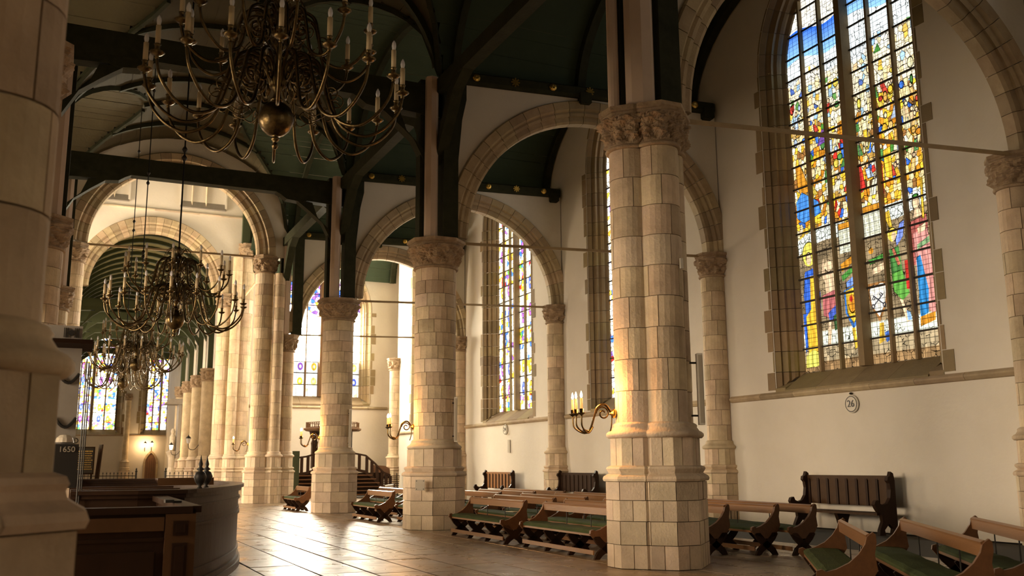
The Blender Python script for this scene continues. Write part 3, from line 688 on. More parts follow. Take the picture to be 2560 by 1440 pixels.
# ------------------------------------------------------------ arches
def arch(name, c, rot, r_in, r_out, thick, n, label, a0=0.0, a1=PI, prof=None, matl=None):
    root = empty(name, c, rot, label=label, cat='arch', kind='thing')
    t = thick/2; d = r_out-r_in
    P = prof or [(0, -t*.38), (0, t*.38), (d*.10, t*.52), (d*.32, t*.52), (d*.36, t*.62), (d*.30, t*.72), (d*.42, t*.80), (d*.52, t*.74), (d*.60, t*.98), (d*.95, t), (d, t*.9), (d, -t*.9), (d*.95, -t), (d*.60, -t*.98), (d*.52, -t*.74), (d*.42, -t*.80), (d*.30, -t*.72), (d*.36, -t*.62), (d*.32, -t*.52), (d*.10, -t*.52)]
    st = (a1-a0)/n; g = .008/r_out; vs = []; m = len(P)
    A = [g, st/2, st-g]
    for a in A:
        for q, w_ in P: vs.append(((r_in+q)*math.cos(a), w_, (r_in+q)*math.sin(a)))
    fs = [(i*m+j, i*m+(j+1) % m, (i+1)*m+(j+1) % m, (i+1)*m+j) for i in range(2) for j in range(m)]
    fs += [tuple(range(m))[::-1], tuple(range(2*m, 3*m))]
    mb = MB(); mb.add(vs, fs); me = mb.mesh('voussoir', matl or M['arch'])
    for i in range(n): link('voussoir', me, root, (0, 0, 0), (0, -(a0+i*st), 0))
    core = MB(); B = 40; vs = []
    for i in range(B+1):
        a = a0+(a1-a0)*i/B
        for (q, w_) in ((.03, -t*.3), (.03, t*.3), (d*.9, t*.7), (d*.9, -t*.7)): vs.append(((r_in+q)*math.cos(a), w_, (r_in+q)*math.sin(a)))
    core.add(vs, [(i*4+j, i*4+(j+1) % 4, (i+1)*4+(j+1) % 4, (i+1)*4+j) for i in range(B) for j in range(4)]); core.ob('mortar_core', M['joint'], root)
    return root
def spandrel(name, A, B, zc, xr, r, ztop, thick, label, x0=None, x1=None, n=48, top=None):
    """wall above a semicircular opening, along the line A->B (ground points)"""
    A, B = Vector((*A, 0)), Vector((*B, 0)); d = (B-A); L = d.length; d /= L; nrm = Vector((-d.y, d.x, 0)); mb = MB(); vs = []
    xs = sorted(set([0, L]+[xr-r*math.cos(PI*i/n) for i in range(n+1)])); xs = [q for q in xs if -1e-6 <= q <= L+1e-6]
    for q in xs:
        dz = r*r-(q-xr)**2; zb = zc+(math.sqrt(dz) if dz > 0 else 0); tz = top(q) if top else ztop; zb = min(zb, tz-.01)
        for s in (-1, 1):
            P = A+d*q+nrm*s*thick/2; vs += [(P.x, P.y, zb), (P.x, P.y, tz)]
    for i in range(len(xs)-1):
        a, b = i*4, i*4+4
        mb.add([], [])
        mb.f += [(a, b, b+1, a+1), (a+2, a+3, b+3, b+2), (a, a+2, b+2, b), (a+1, b+1, b+3, a+3)]
    mb.v = vs
    return mb.ob(name, M['plaster'], label=label, cat='wall', kind='structure')
TA = math.atan2(-1.01, 8.5)
alab = ['near transverse arch right of the massive clustered pillar', 'transverse aisle arch springing from the second round pillar', 'transverse aisle arch springing from the pillar before the white window', 'small-looking transverse arch from the crossing pillar over the pulpit aisle']
wlab = ['white wall above the nearest transverse arch', 'white wall above the transverse arch of the second pillar', 'white wall above the transverse arch of the third pillar', 'white wall above the farthest transverse arch']
for k in range(4):
    c = (13.42, PY[k]-.53, 7.72)
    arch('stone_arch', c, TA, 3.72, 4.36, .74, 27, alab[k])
    spandrel('wall_spandrel_%d' % (k+1), (9.3, PY[k]-.05), (XW, PY[k]-1.03), 7.72, 4.15, 4.05, 12.2, .5, wlab[k])
    # timber cornice with gilt ornaments and corbels
    root = empty('roof_cornice', (9.0, PY[k]-.02, 12.15), TA, label='dark green roof cornice with gilt stars above the %s transverse arch' % ['nearest', 'second', 'third', 'farthest'][k], cat='cornice', kind='thing')
    mb = MB(); mb.prism([(-.34, .0), (.34, 0), (.40, .08), (.40, .30), (.28, .38), (-.28, .38), (-.40, .30), (-.40, .08)], 0, 8.5, 'x'); mb.ob('beam', M['green'], root)
    st = MB()
    for q in range(4):
        a = q*PI/4; st.box((0, 0, 0), (.26, .03, .045), M=Matrix.Rotation(a, 3, 'Y'))
    stm = st.mesh('gilt_star', M['gilt']); ro_ = MB(); ro_.lathe([(.0, -.03), (.10, -.02), (.115, .0), (.10, .02), (.05, .035), (0, .03)], 10, cap=False); rom = ro_.mesh('gilt_rosette', M['gilt'])
    for q in range(7):
        for s in (-1, ):
            if q % 2: link('gilt_star', stm, root, (.9+q*1.15, s*.42, .19))
            else: link('gilt_rosette', rom, root, (.9+q*1.15, s*.42, .19), (PI/2, 0, 0))
    for xx in (4.2, 8.25):
        mb = MB(); mb.box((0, 0, 0), (.34, 1.0, .30)); mb.box((0, 0, -.12), (.28, .92, .12)); mb.ob('corbel', M['green'], root, loc=(xx, 0, -.03))
    # tie rod
    o = MB(); o.beam((9.45, PY[k]-.05, 7.62), (17.0, PY[k]-1.0, 7.72), .06, .07)
    o.ob('tie_rod', M['rod'], label='thin wooden tie rod across the %s transverse arch' % ['nearest', 'second', 'third', 'farthest'][k], cat='tie rod', kind='thing')
# nave crossing arch and wall above
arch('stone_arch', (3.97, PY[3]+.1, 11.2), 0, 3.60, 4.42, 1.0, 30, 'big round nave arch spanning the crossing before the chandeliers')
ZN0, ZNR, ZNC, ZNW = 12.45, 3.85, 3.94, 4.95
def zn(x): s = min(1, abs(x-ZNC)/ZNW); return ZN0+ZNR*math.sqrt(1-s*s)*(1-.04*s)
TC = [(WY[k]+WY[k+1])/2+.85 for k in range(5)]
def zt(y):
    c = min(TC, key=lambda q: abs(q-y)); s = min(1, abs(y-c)/5.08); return 12.42+3.55*math.sqrt(1-s*s)
spandrel('wall_crossing', (-1.0, PY[3]+.1), (8.9, PY[3]+.1), 11.2, 4.97, 4.1, 16.7, .7, 'shadowed wall above the big crossing arch', top=None)
o = MB(); o.beam((.35, PY[3]+.1, 11.15), (7.6, PY[3]+.1, 11.2), .08, .09); o.ob('tie_rod', M['rod'], label='dark tie rod across the big nave arch', cat='tie rod', kind='thing')
o = MB(); o.beam((8.02, PY[3]+.3, 10.6), (8.6, Yend-.4, 10.9), .08, .08); o.ob('tie_rod', M['rod'], label='short oblique rod between the two crossing pillars', cat='tie rod', kind='thing')
# choir arch and blind clerestory wall
arch('stone_arch', (3.8, Yend, 11.1), 0, 3.15, 4.02, 1.0, 30, 'pale moulded choir arch framing the green ribbed vault')
sp = spandrel('wall_choir_front', (-1.0, Yend), (8.42, Yend), 11.1, 4.8, 3.7, 19.6, .5, 'pale upper wall with blind window recesses above the choir arch')
root = empty('trim_7', (0, Yend-.28, 15.55), label='thin stone string below the blind windows above the choir arch', cat='moulding', kind='structure')
for i in range(8):
    mb = MB(); mb.prism([(.05, -.05), (-.07, -.03), (-.07, .03), (.05, .06)], -1+i*1.176, -1+(i+1)*1.176-.01, 'x'); mb.ob('string_stone', M['paler'], root)
for nm, x0, x1, ms, lb in (('window_7', 5.0, 7.45, (5.62, 6.38), 'blind window recess right of centre above the choir arch'), ('window_8', .2, 2.35, (.9, 1.6), 'blind window recess at upper left above the choir arch')):
    root = empty(nm, (0, Yend-.25, 0), label=lb, cat='window', kind='structure')
    mb = MB(); mb.box(((x0+x1)/2, .0, 17.75), (x1-x0, .012, 3.5)); mb.ob('recess_panel', M['plaster'], root)
    for s in (x0, x1):
        mb = MB(); mb.prism([(s-.05, -.02), (s-.05, -.12), (s+.05, -.12), (s+.05, -.02)], 15.95, 19.5); mb.ob('jamb', M['plaster'], root)
    for s in ms:
        mb = MB(); mb.prism([(s-.05, 0), (s, -.12), (s+.05, 0)], 16.0, 19.5); mb.ob('mullion', M['paler'], root)
    mb = MB(); mb.prism([(.0, 16.25), (-.16, 15.86), (0, 15.84)], x0, x1, 'x'); mb.ob('sill', M['greydk'], root)
# ------------------------------------------------------------ ceilings of boards
def back(mb, matl, parent):
    b = MB(); b.v = [(x, y, z+.07) for x, y, z in mb.v]; b.f = list(mb.f)
    b.ob('vault_backing', matl, parent, kind='stuff')
    c = MB(); c.v = [(x, y, z+.10) for x, y, z in mb.v]
    for f in mb.f:
        pass
mb = MB(); bk = MB(); rs = random.Random(9)
NS = 46; ang = [PI*i/NS for i in range(NS+1)]
xs = [ZNC-ZNW*math.cos(a) for a in ang]
Y0, Y1 = YB, PY[3]; NY = 150; ys = [Y0+(Y1-Y0)*j/NY for j in range(NY+1)]
def ztl(y): return zt(y) if y > 2.4 else 12.42
for i in range(NS):
    off = rs.uniform(-.014, .014); x0, x1 = xs[i], xs[i+1]; za, zb = zn(x0), zn(x1)
    for j in range(NY):
        ym = (ys[j]+ys[j+1])/2; zm = zn((x0+x1)/2)
        if zm+.02 >= ztl(ym): mb.add([(x0, ys[j], za+off), (x1, ys[j], zb+off), (x1, ys[j+1], zb+off), (x0, ys[j+1], za+off)], [(0, 1, 2, 3)])
rf = MB(); rf.box((4, 40, 21.5), (34, 114, .1)); rf.box((4, YB-1.4, 10.5), (34, .1, 22)); rf.box((4, 95, 10.5), (34, .1, 22)); rf.box((-12, 40, 10.5), (.1, 114, 22)); rf.box((20, 40, 10.5), (.1, 114, 22))
rf.ob('roof', M['joint'], label='added outer shell keeping background light out of the vault gaps', cat='roof', kind='structure')  # unseen box added so slits between the vault boards look dark
nv = empty('ceiling', (0, 0, 0), label='boarded timber barrel vault of the nave', cat='ceiling', kind='structure')
mb.ob('vault_boards', M['board'], nv, kind='stuff')
NT = 40
def cross_vault(lab_, k, xa, xb, side):
    mb = MB(); c = TC[k]; rr = random.Random(k)
    aa = [PI*i/NT for i in range(NT+1)]; yy = [c-5.08*math.cos(a) for a in aa]
    X0, X1 = (ZNC if k < 4 else XR, xb) if side > 0 else (xb, ZNC if k < 4 else XL)
    n = 60; xx = [X0+(X1-X0)*i/n for i in range(n+1)]
    for i in range(NT):
        off = rr.uniform(-.014, .014); z0_, z1_ = 12.42+3.55*math.sin(aa[i]), 12.42+3.55*math.sin(aa[i+1]); zm = (z0_+z1_)/2
        for j in range(n):
            xm = (xx[j]+xx[j+1])/2
            if (xm > XR+.05 or xm < XL-.05) or zm > zn(xm)-.02:
                mb.add([(xx[j], yy[i], z0_+off), (xx[j+1], yy[i], z0_+off), (xx[j+1], yy[i+1], z1_+off), (xx[j], yy[i+1], z1_+off)], [(0, 3, 2, 1)])
    return mb
for k in range(5):
    nm = ['rearmost', 'nearest', 'second', 'third', 'farthest'][k]
    e = empty('ceiling_aisle_%d' % (k+1), (0, 0, 0), label='dark green boarded cross vault of the %s right aisle bay' % nm, cat='ceiling', kind='structure')
    cv = cross_vault('r', k, 0, XW+.1, 1); cv.ob('vault_boards', M['gboard'], e, kind='stuff')
    rib = MB()
    for X in (9.3, 13.3, 17.32):
        pts = [(X, TC[k]-4.98*math.cos(PI*i/24), 12.40+3.42*math.sin(PI*i/24)) for i in range(25)]
        for i in range(24): rib.beam(pts[i], pts[i+1], .26, .26) if X > 10 else rib.beam(pts[i], pts[i+1], .2, .2)
    rib.ob('vault_rib', M['green'], e)
    if k < 5:
        e2 = empty('ceiling_left_%d' % (k+1), (0, 0, 0), label='boarded cross vault of the %s left aisle bay' % nm, cat='ceiling', kind='structure')
        cross_vault('l', k, 0, XLW, -1).ob('vault_boards', M['board'], e2, kind='stuff')
# ribs of the nave vault
def arc_rib(y, x_lo, x_hi, n=26, wd=.2, ht=.24):
    mb = MB(); pts = []
    for i in range(n+1):
        x = x_lo+(x_hi-x_lo)*i/n; s = 1-math.cos(PI*i/n); x = x_lo+(x_hi-x_lo)*s/2; pts.append((x, y, zn(x)-.1))
    for i in range(n): mb.beam(pts[i], pts[i+1], wd, ht)
    return mb
for k, y in enumerate([3.0]+PY): arc_rib(y, XL, XR).ob('arch_rib', M['green'], nv)
for y in TC[:4]:
    for dy in (-2.6, 0, 2.6):
        z = ztl(y+dy); xc = [x/20 for x in range(-20, 178) if zn(x/20) > z-.05]
        if len(xc) > 5: arc_rib(y+dy, min(xc), max(xc), 16, .14, .16).ob('arch_rib', M['green'], nv)
# valley ribs where the vaults meet
for c in TC[:4]:
    for sx in (-1, 1):
        for sy in (-1, 1):
            pts = []
            for i in range(15):
                x = ZNC+sx*(ZNW*(1-.95*i/14)); z = zn(x); q = (z-12.42)/3.55
                if q >= 1: break
                y = c+sy*5.08*math.sqrt(max(0, 1-q*q)); pts.append((x, y, z-.06))
            m_ = MB()
            for i in range(len(pts)-1): m_.beam(pts[i], pts[i+1], .13, .15)
            m_.ob('valley_rib', M['green'], nv)
# crossing ceiling and upper side walls, choir vault
mb = MB(); mb.add([(-1.2, PY[3], 19.5), (9.1, PY[3], 19.5), (9.1, Yend, 19.5), (-1.2, Yend, 19.5)], [(0, 1, 2, 3)])
for i in range(7): mb.box((4, PY[3]+.8+i*1.45, 19.4), (10.2, .2, .2))
mb.ob('ceiling_crossing', M['gboard'], label='flat green boarded ceiling above the crossing', cat='ceiling', kind='structure')
mb = MB()
for X in (-1.1, 8.98): mb.add([(X, PY[3], 15.9), (X, Yend, 15.9), (X, Yend, 19.5), (X, PY[3], 19.5)], [(0, 1, 2, 3)])
mb.add([(-1.2, PY[3]+.2, 16.2), (9.1, PY[3]+.2, 16.2), (9.1, PY[3]+.2, 19.5), (-1.2, PY[3]+.2, 19.5)], [(0, 1, 2, 3)])
mb.ob('wall_crossing_upper', M['plaster'], label='upper walls enclosing the crossing', cat='wall', kind='structure')
ch = empty('ceiling_choir', (0, 0, 0), label='green boarded barrel vault with ribs over the choir', cat='ceiling', kind='structure')
mb = MB(); CX, CR, CZ, CH = 3.95, 4.3, 11.6, 3.9; rs = random.Random(2); YE = 91.0
def zc_(a): return CZ+CH*math.sin(a)
for i in range(34):
    a, b = PI*i/34, PI*(i+1)/34; off = rs.uniform(-.02, .02)
    mb.add([(CX-CR*math.cos(a), Yend, zc_(a)+off), (CX-CR*math.cos(b), Yend, zc_(b)+off), (CX-CR*math.cos(b), YE, zc_(b)+off), (CX-CR*math.cos(a), YE, zc_(a)+off)], [(0, 1, 2, 3)])
mb.ob('vault_boards', mat('choir_boards', (.26, .24, .11), .6, nscale=1.5, namt=.4), ch, kind='stuff')
GR = mat('choir_green', (.055, .068, .034), .6, spec=.2, nscale=3, namt=.3)
for q in range(19):
    y = Yend+1.2+q*1.95; m_ = MB(); pts = [(CX-CR*.985*math.cos(PI*i/24), y, CZ+(CH-.08)*math.sin(PI*i/24)) for i in range(25)]
    for i in range(24): m_.beam(pts[i], pts[i+1], .26, .26)
    m_.ob('arch_rib', GR, ch)
def tie_beam(y, xa, xb, zb, h, label, matl, knee=True, low=9.8):
    root = empty('tie_beam', (0, y, 0), label=label, cat='roof beam', kind='thing')
    mb = MB(); mb.box(((xa+xb)/2, 0, zb+.17+h/2), (xb-xa, .42, h)); mb.ob('beam', matl, root)
    for s, X in ((1, xa), (-1, xb)):
        mb = MB(); mb.prism([(X, zb+.18), (X, zb-.12), (X+s*1.35, zb-.05), (X+s*1.5, zb-.12), (X+s*2.1, zb-.06), (X+s*2.3, zb+.08), (X+s*2.5, zb+.18)][:: (1 if s > 0 else 1)], -.2, .2, 'y'); mb.ob('corbel_piece', matl, root)
        if knee:
            mb = MB(); mb.prism([(X+s*.42, low), (X+s*.42, low+.32), (X+s*.95, zb-.62), (X+s*1.15, zb-.1), (X+s*1.75, zb-.05), (X+s*1.25, zb-.42), (X+s*.75, low+.62)], -.17, .17, 'y'); mb.ob('knee_brace', matl, root)
    return root
for k in range(3):
    tie_beam(PY[k], XL, XR, 11.25, .62, ['dark tie beam high over the nearest pillars, mostly out of view', 'dark tie beam crossing behind the big near chandelier', 'dark tie beam with knee braces in front of the crossing arch'][k], M['green'])
tie_beam(3.0, XL, XR, 11.25, .62, 'dark tie beam above the camera', M['green'])
for i, yy in enumerate(CY+[82., 87.]):
    tie_beam(yy, -.2, 8.1, 10.9, .5, 'green choir tie beam, %s from the crossing' % ['first', 'second', 'third', 'fourth', 'fifth', 'sixth'][i], GR, low=9.3)
# posts above capitals
def posts(x, y, s, label, z0=7.6, z1=12.2, extra=False, knee=True):
    root = empty('timber_post', (x, y, z0), label=label, cat='post', kind='thing'); h = z1-z0
    mb = MB(); mb.box((-s*.36, .06, h/2), (.34, .34, h)); mb.ob('nave_post', M['green'], root)
    mb = MB(); mb.box((s*.24, -.24, h/2), (.42, .50, h)); mb.ob('aisle_post', M['green'], root)
    mb = MB(); r = .17 if not extra else .235
    mb.lathe([(r, 0), (r, h)], 16, (-s*.27, -.30, 0), shape=oct_shape); mb.ob('colonnette', M['pinkpl'], root)
    if extra: mb = MB(); mb.lathe([(.1, 0), (.1, h)], 12, (-s*.62, .0, 0)); mb.ob('side_colonnette', M['pinkpl'], root)
    if knee:
        mb = MB(); mb.prism([(s*.40, 1.0), (s*.40, h), (s*.85, h), (s*.80, h-.25), (s*.62, h-1.1), (s*.50, h-2.4)], -.34, .22, 'y'); mb.ob('knee_brace', M['green'], root)
    return root
pl = ['pale shaft with dark green timber posts on the massive clustered pillar', 'pale shaft with dark green timber posts on the second pillar', 'pale shaft with dark green timber posts on the pillar before the white window', 'dark curved post standing on the crossing pillar']
for k in range(4): posts(XR+(0 if k < 3 else .35), PY[k], 1, pl[k], extra=(k == 0), knee=(k != 0))
for k in range(3): posts((-.98, -.86, -.70)[k], PY[k]+(1.2, 1.5, 1.3)[k], -1, 'timber posts on the %s left arcade pillar' % ['first', 'second', 'third'][k])
# longitudinal plates between posts with braces
for k in range(4):
    ya = [3.0, PY[0], PY[1], PY[2]][k]; yb = [PY[0], PY[1], PY[2], PY[3]][k]
    root = empty('wall_plate', (XR, ya, 11.95), label='long timber plate running along the arcade above the %s bay' % ['rearmost', 'nearest', 'second', 'third'][k], cat='roof beam', kind='thing')
    L = yb-ya; mb = MB(); mb.box((0, L/2, 0), (.34, L, .40)); mb.ob('beam', M['green'], root)
    for s, Y in ((1, .2), (-1, L-.2)):
        mb = MB(); mb.prism([(Y, -2.2), (Y, -1.8), (Y+s*1.1, -.3), (Y+s*1.3, -.15), (Y+s*2.2, -.15), (Y+s*1.4, -.5)], -.15, .15, 'x'); mb.ob('curved_brace', M['green'], root)
    root = empty('wall_plate', (XL, ya, 11.95), label='long timber plate on the left arcade above the %s bay' % ['rearmost', 'nearest', 'second', 'third'][k], cat='roof beam', kind='thing')
    mb = MB(); mb.box((0, L/2, 0), (.34, L, .40)); mb.ob('beam', M['green'], root)
root = empty('timber_post', (8.62, Yend-.35, 14.05), label='green timber post on the outer tall shaft of the far crossing pier', cat='post', kind='thing')
mb = MB(); mb.box((0, 0, 2.6), (.42, .4, 5.3)); mb.ob('post', GR, root)
mb = MB(); mb.prism([(.2, .2), (.2, .9), (1.4, 2.3), (2.2, 2.7), (2.2, 2.3), (1.2, 1.5)], -.16, .16, 'y'); mb.ob('knee_brace', GR, root)
# ------------------------------------------------------------ choir side walls, posts, end wall
for s, X, nm in ((1, 8.42, 'right'),):
    mb = MB(); mb.box((X, (Yend+YE)/2+.3, 5.9), (.16, YE-Yend-.6, 11.8)); mb.ob('wall_choir_'+nm, M['plaster'], label='plastered %s wall of the choir behind its columns' % nm, cat='wall', kind='structure')
wcl = MB()
for i, yy in enumerate((64.0, 69.0, 74.0)):
    ho = make_window('window_%d' % (17+i), (-.55, yy, 0), PI/2, 1.4, 3.5, 8.0, 1.8, 8, 2, IM_PALE, 30.0, 4.4, 'added window lighting the choir from its left wall, %s from the crossing' % ['first', 'second', 'third'][i], stones=False, tint=(1, .87, .66))  # mostly hidden windows added to brighten the choir
    wall_hole(wcl, (yy-2.5, yy+2.5, 0, 11.8), [(p[0]+yy, p[1]) for p in ho], lambda x, z: (-.55, x, z))
for a, b in ((Yend+.3, 61.5), (76.5, YE)): wcl.add([(-.55, a, 0), (-.55, b, 0), (-.55, b, 11.8), (-.55, a, 11.8)], [(0, 1, 2, 3)])
wcl.ob('wall_choir_left', M['plaster'], label='plastered left wall of the choir behind its columns', cat='wall', kind='structure')
for i, yy in enumerate(CY):
    root = empty('timber_post', (7.98, yy, 7.6), label='green wall post on the choir column, %s from the crossing' % ['first', 'second', 'third', 'fourth'][i], cat='post', kind='thing')
    mb = MB(); mb.box((0, 0, 2.0), (.30, .32, 4.0)); mb.ob('post', GR, root)
    mb = MB(); mb.prism([(-.15, 2.0), (-.15, 2.5), (-.75, 3.3), (-1.25, 3.5), (-1.6, 3.45), (-.7, 2.95)], -.12, .12, 'y'); mb.ob('knee_brace', GR, root)
wc = MB()
ho = make_window('window_9', (2.1, YE, 0), 0, 1.95, 4.9, 11.0, 2.6, 12, 4, IM_PALE, L_CHOIR, 4.4, 'left of the two bright stained glass windows at the choir end', tint=(1, .96, .9), big=.3, depth=.4)
wall_hole(wc, (-1, 4.9, 0, 16.5), [(p[0]+2.1, p[1]) for p in ho], lambda x, z: (x, YE, z))
ho = make_window('window_10', (7.75, YE, 0), 0, 1.15, 4.9, 11.0, 1.9, 12, 4, IM_PALE, L_CHOIR*.7, 4.4, 'right narrower bright stained glass window at the choir end', tint=(1, .94, .86), big=.2, depth=.4)
wall_hole(wc, (4.9, 10, 0, 16.5), [(p[0]+7.75, p[1]) for p in ho], lambda x, z: (x, YE, z))
wc.ob('wall_choir_end', M['plaster'], label='white end wall of the choir below two bright windows', cat='wall', kind='structure')
mb = MB(); mb.prism([(.05, 4.3), (-.08, 4.35), (-.08, 4.42), (.05, 4.46)], -1, 10, 'x'); mb.ob('trim_8', M['arch'], loc=(0, YE, 0), label='string course on the choir end wall', cat='moulding', kind='structure')
pillar('choir_column', 5.02, YE-.35, 'lone wall column between the two choir end windows', r=.24, ro=.42, rp=.36, cap=.36, ztop=8.0, seed=50, detail=0, zcap=.6)
root = empty('door_1', (7.18, YE-.03, 0), label='small pointed oak door under the lanterns in the choir end wall', cat='door', kind='structure')
P = arch_outline(.45, 0, 1.9, 1.25, 8); mb = MB(); mb.prism(P, -.03, .02, 'y'); mb.ob('door_leaf', M['door'], root)
for x in (-.27, -.09, .09, .27): mb = MB(); mb.box((x, -.035, 1.2), (.012, .01, 2.4)); mb.ob('board_joint', M['dark'], root)
Po, Pi = arch_outline(.62, 0, 1.9, 1.42, 8), arch_outline(.45, 0, 1.9, 1.25, 8); n_ = len(Po)
for i in range(1, n_):
    j = (i+1) % n_; mb = MB(); mb.prism([Pi[i], Po[i], Po[j], Pi[j]], -.10, .0, 'y'); mb.ob('frame_stone', M['arch'], root)
# ------------------------------------------------------------ chandeliers
def chandelier_proto():
    root = empty('brass_chandelier', (0, 0, 0))
    mb = MB(); mb.lathe([(0.02, -.72), (.05, -.70), (.075, -.64), (.045, -.58), (.03, -.55), (.07, -.52), (.10, -.46), (.05, -.42), (.12, -.40), (.2, -.36), (.3, -.26), (.37, -.12), (.395, 0), (.37, .13), (.3, .27), (.2, .36), (.12, .40), (.08, .41)], 32, cap=True)
    mb.ob('ball', M['brass'], root, smooth=True)
    st = [(.08, .40), (.14, .43), (.14, .47), (.09, .52), (.075, .62), (.12, .72), (.15, .80), (.10, .88), (.17, .94), (.17, 1.0), (.09, 1.06), (.07, 1.2), (.11, 1.32), (.13, 1.42), (.08, 1.52), (.06, 1.65), (.17, 1.74), (.17, 1.80), (.08, 1.88), (.06, 2.02), (.10, 2.15), (.12, 2.25), (.06, 2.36), (.15, 2.44), (.20, 2.55), (.16, 2.70), (.08, 2.78), (.05, 2.9), (.11, 2.98), (.11, 3.06), (.04, 3.14), (.02, 3.2)]
    mb = MB(); mb.lathe(st, 18, cap=True); mb.ob('stem', M['brass'], root, smooth=True)
    def arm_mesh(R, z0, sc):
        mb = MB()
        main = spline([(.12, 0, z0+.05), (.32*sc, 0, z0+.50*sc), (.62*sc, 0, z0+.72*sc), (.98*sc, 0, z0+.52*sc), (1.12*sc, 0, z0+.05*sc), (R*.50, 0, z0-.78*sc), (R*.68, 0, z0-1.08*sc), (R*.84, 0, z0-.92*sc), (R*.965, 0, z0-.52*sc), (R, 0, z0-.12)], 5)
        n = len(main); mb.tube(main, .03, 6, [.05-.018*i/n for i in range(n)])
        cx, cz = .62*sc, z0+.22*sc
        sp = [(cx+(.30-.24*t)*sc*math.cos(.6+t*9.5), .02, cz+(.30-.24*t)*sc*math.sin(.6+t*9.5)) for t in [i/26 for i in range(27)]]
        mb.tube(sp, .028, 5)
        cx, cz = R*.47, z0-.28*sc
        sp = [(cx+(.20-.15*t)*sc*math.cos(2.4-t*8), .02, cz+(.20-.15*t)*sc*math.sin(2.4-t*8)) for t in [i/20 for i in range(21)]]
        mb.tube(sp, .016, 5)
        sp = spline([(R*.40, 0, z0-.45*sc), (R*.30, .0, z0-.62*sc), (R*.22, 0, z0-.50*sc), (R*.25, 0, z0-.36*sc)], 5); mb.tube(sp, .015, 5)
        return mb.mesh('arm', M['brass'], True)
    pan = MB(); pan.lathe([(.012, -.14), (.05, -.10), (.03, -.06), (.10, -.03), (.155, .02), (.15, .03), (.09, .0), (.04, .01), (.035, .05), (.065, .08), (.05, .12), (.06, .18), (.075, .20), (.05, .205)], 14, cap=True); pan = pan.mesh('drip_pan', M['brass'], True)
    can = MB(); can.lathe([(.054, .19), (.054, .62), (.02, .63)], 10, cap=True); can = can.mesh('candle', M['wax'], True)
    bl = MB(); bl.lathe([(.03, .625), (.042, .66), (.052, .72), (.042, .79), (.018, .84), (.004, .86)], 8, cap=True); bl = bl.mesh('bulb', M['bulb'], True)
    for R, z0, n, sc, off in ((2.78, .72, 18, 1.0, .1), (2.10, 2.02, 12, .80, .25)):
        am = arm_mesh(R, z0, sc)
        for i in range(n):
            a = link('arm', am, root, (0, 0, 0), (0, 0, off+2*PI*i/n))
            link('drip_pan', pan, a, (R, 0, z0-.02)); link('candle', can, a, (R, 0, z0-.02)); link('bulb', bl, a, (R, 0, z0-.02))
    mb = MB()
    for i in range(24):
        a = 2*PI*i/24
        for z0, r in ((1.55, .75), (2.75, .5)):
            sp = [(math.cos(a)*(.1+r*t), math.sin(a)*(.1+r*t), z0+.30*math.sin(t*3.4)+(0 if t < .8 else -.2*(t-.8))) for t in [k/8 for k in range(9)]]
            if i % 2 == 0: mb.tube(sp, .014, 4)
    mb.ob('scroll_ornaments', M['brass'], root, smooth=True, kind='stuff')
    return root
proto = chandelier_proto()
CH = [(3.9, 21.03, 9.42, .25, 16.1, 'huge near brass chandelier at the top of the view'), (3.9, 41.7, 7.67, .6, 16.0, 'brass chandelier hanging in front of the crossing arch'), (3.9, 65.1, 8.04, .1, 15.3, 'smaller-looking brass chandelier in the choir behind the crossing one'), (3.9, 78.9, 7.96, .45, 15.3, 'farthest brass chandelier before the choir windows')]
for i, (x, y, z, rz, zt_, lb) in enumerate(CH):
    o = proto if i == 0 else copy_tree(proto)
    KC = .5; x, y, z = x*KC, y*KC, 1.6+(z-1.6)*KC; zt_ = [11.9, 15.75, 15.75, 15.75][i] if i else 15.75
    o.location = (x, y, z); o.rotation_euler.z = rz; o.scale = (KC, KC, KC) if i else (KC*1.03, KC*1.03, KC)
    tag(o, lb, 'chandelier', 'brass chandeliers on the nave axis', 'thing')
    hh = (16.0-z)/KC; mb = MB(); mb.tube([(0, 0, 3.15), (0, 0, hh)], .034, 8)
    for q in (.22, .5, .8): mb.lathe([(.03, -.16), (.08, -.08), (.12, 0), (.08, .08), (.03, .16)], 10, (0, 0, 3.15+(hh-3.15)*q))
    mb.ob('hanging_rod', M['iron'], o)
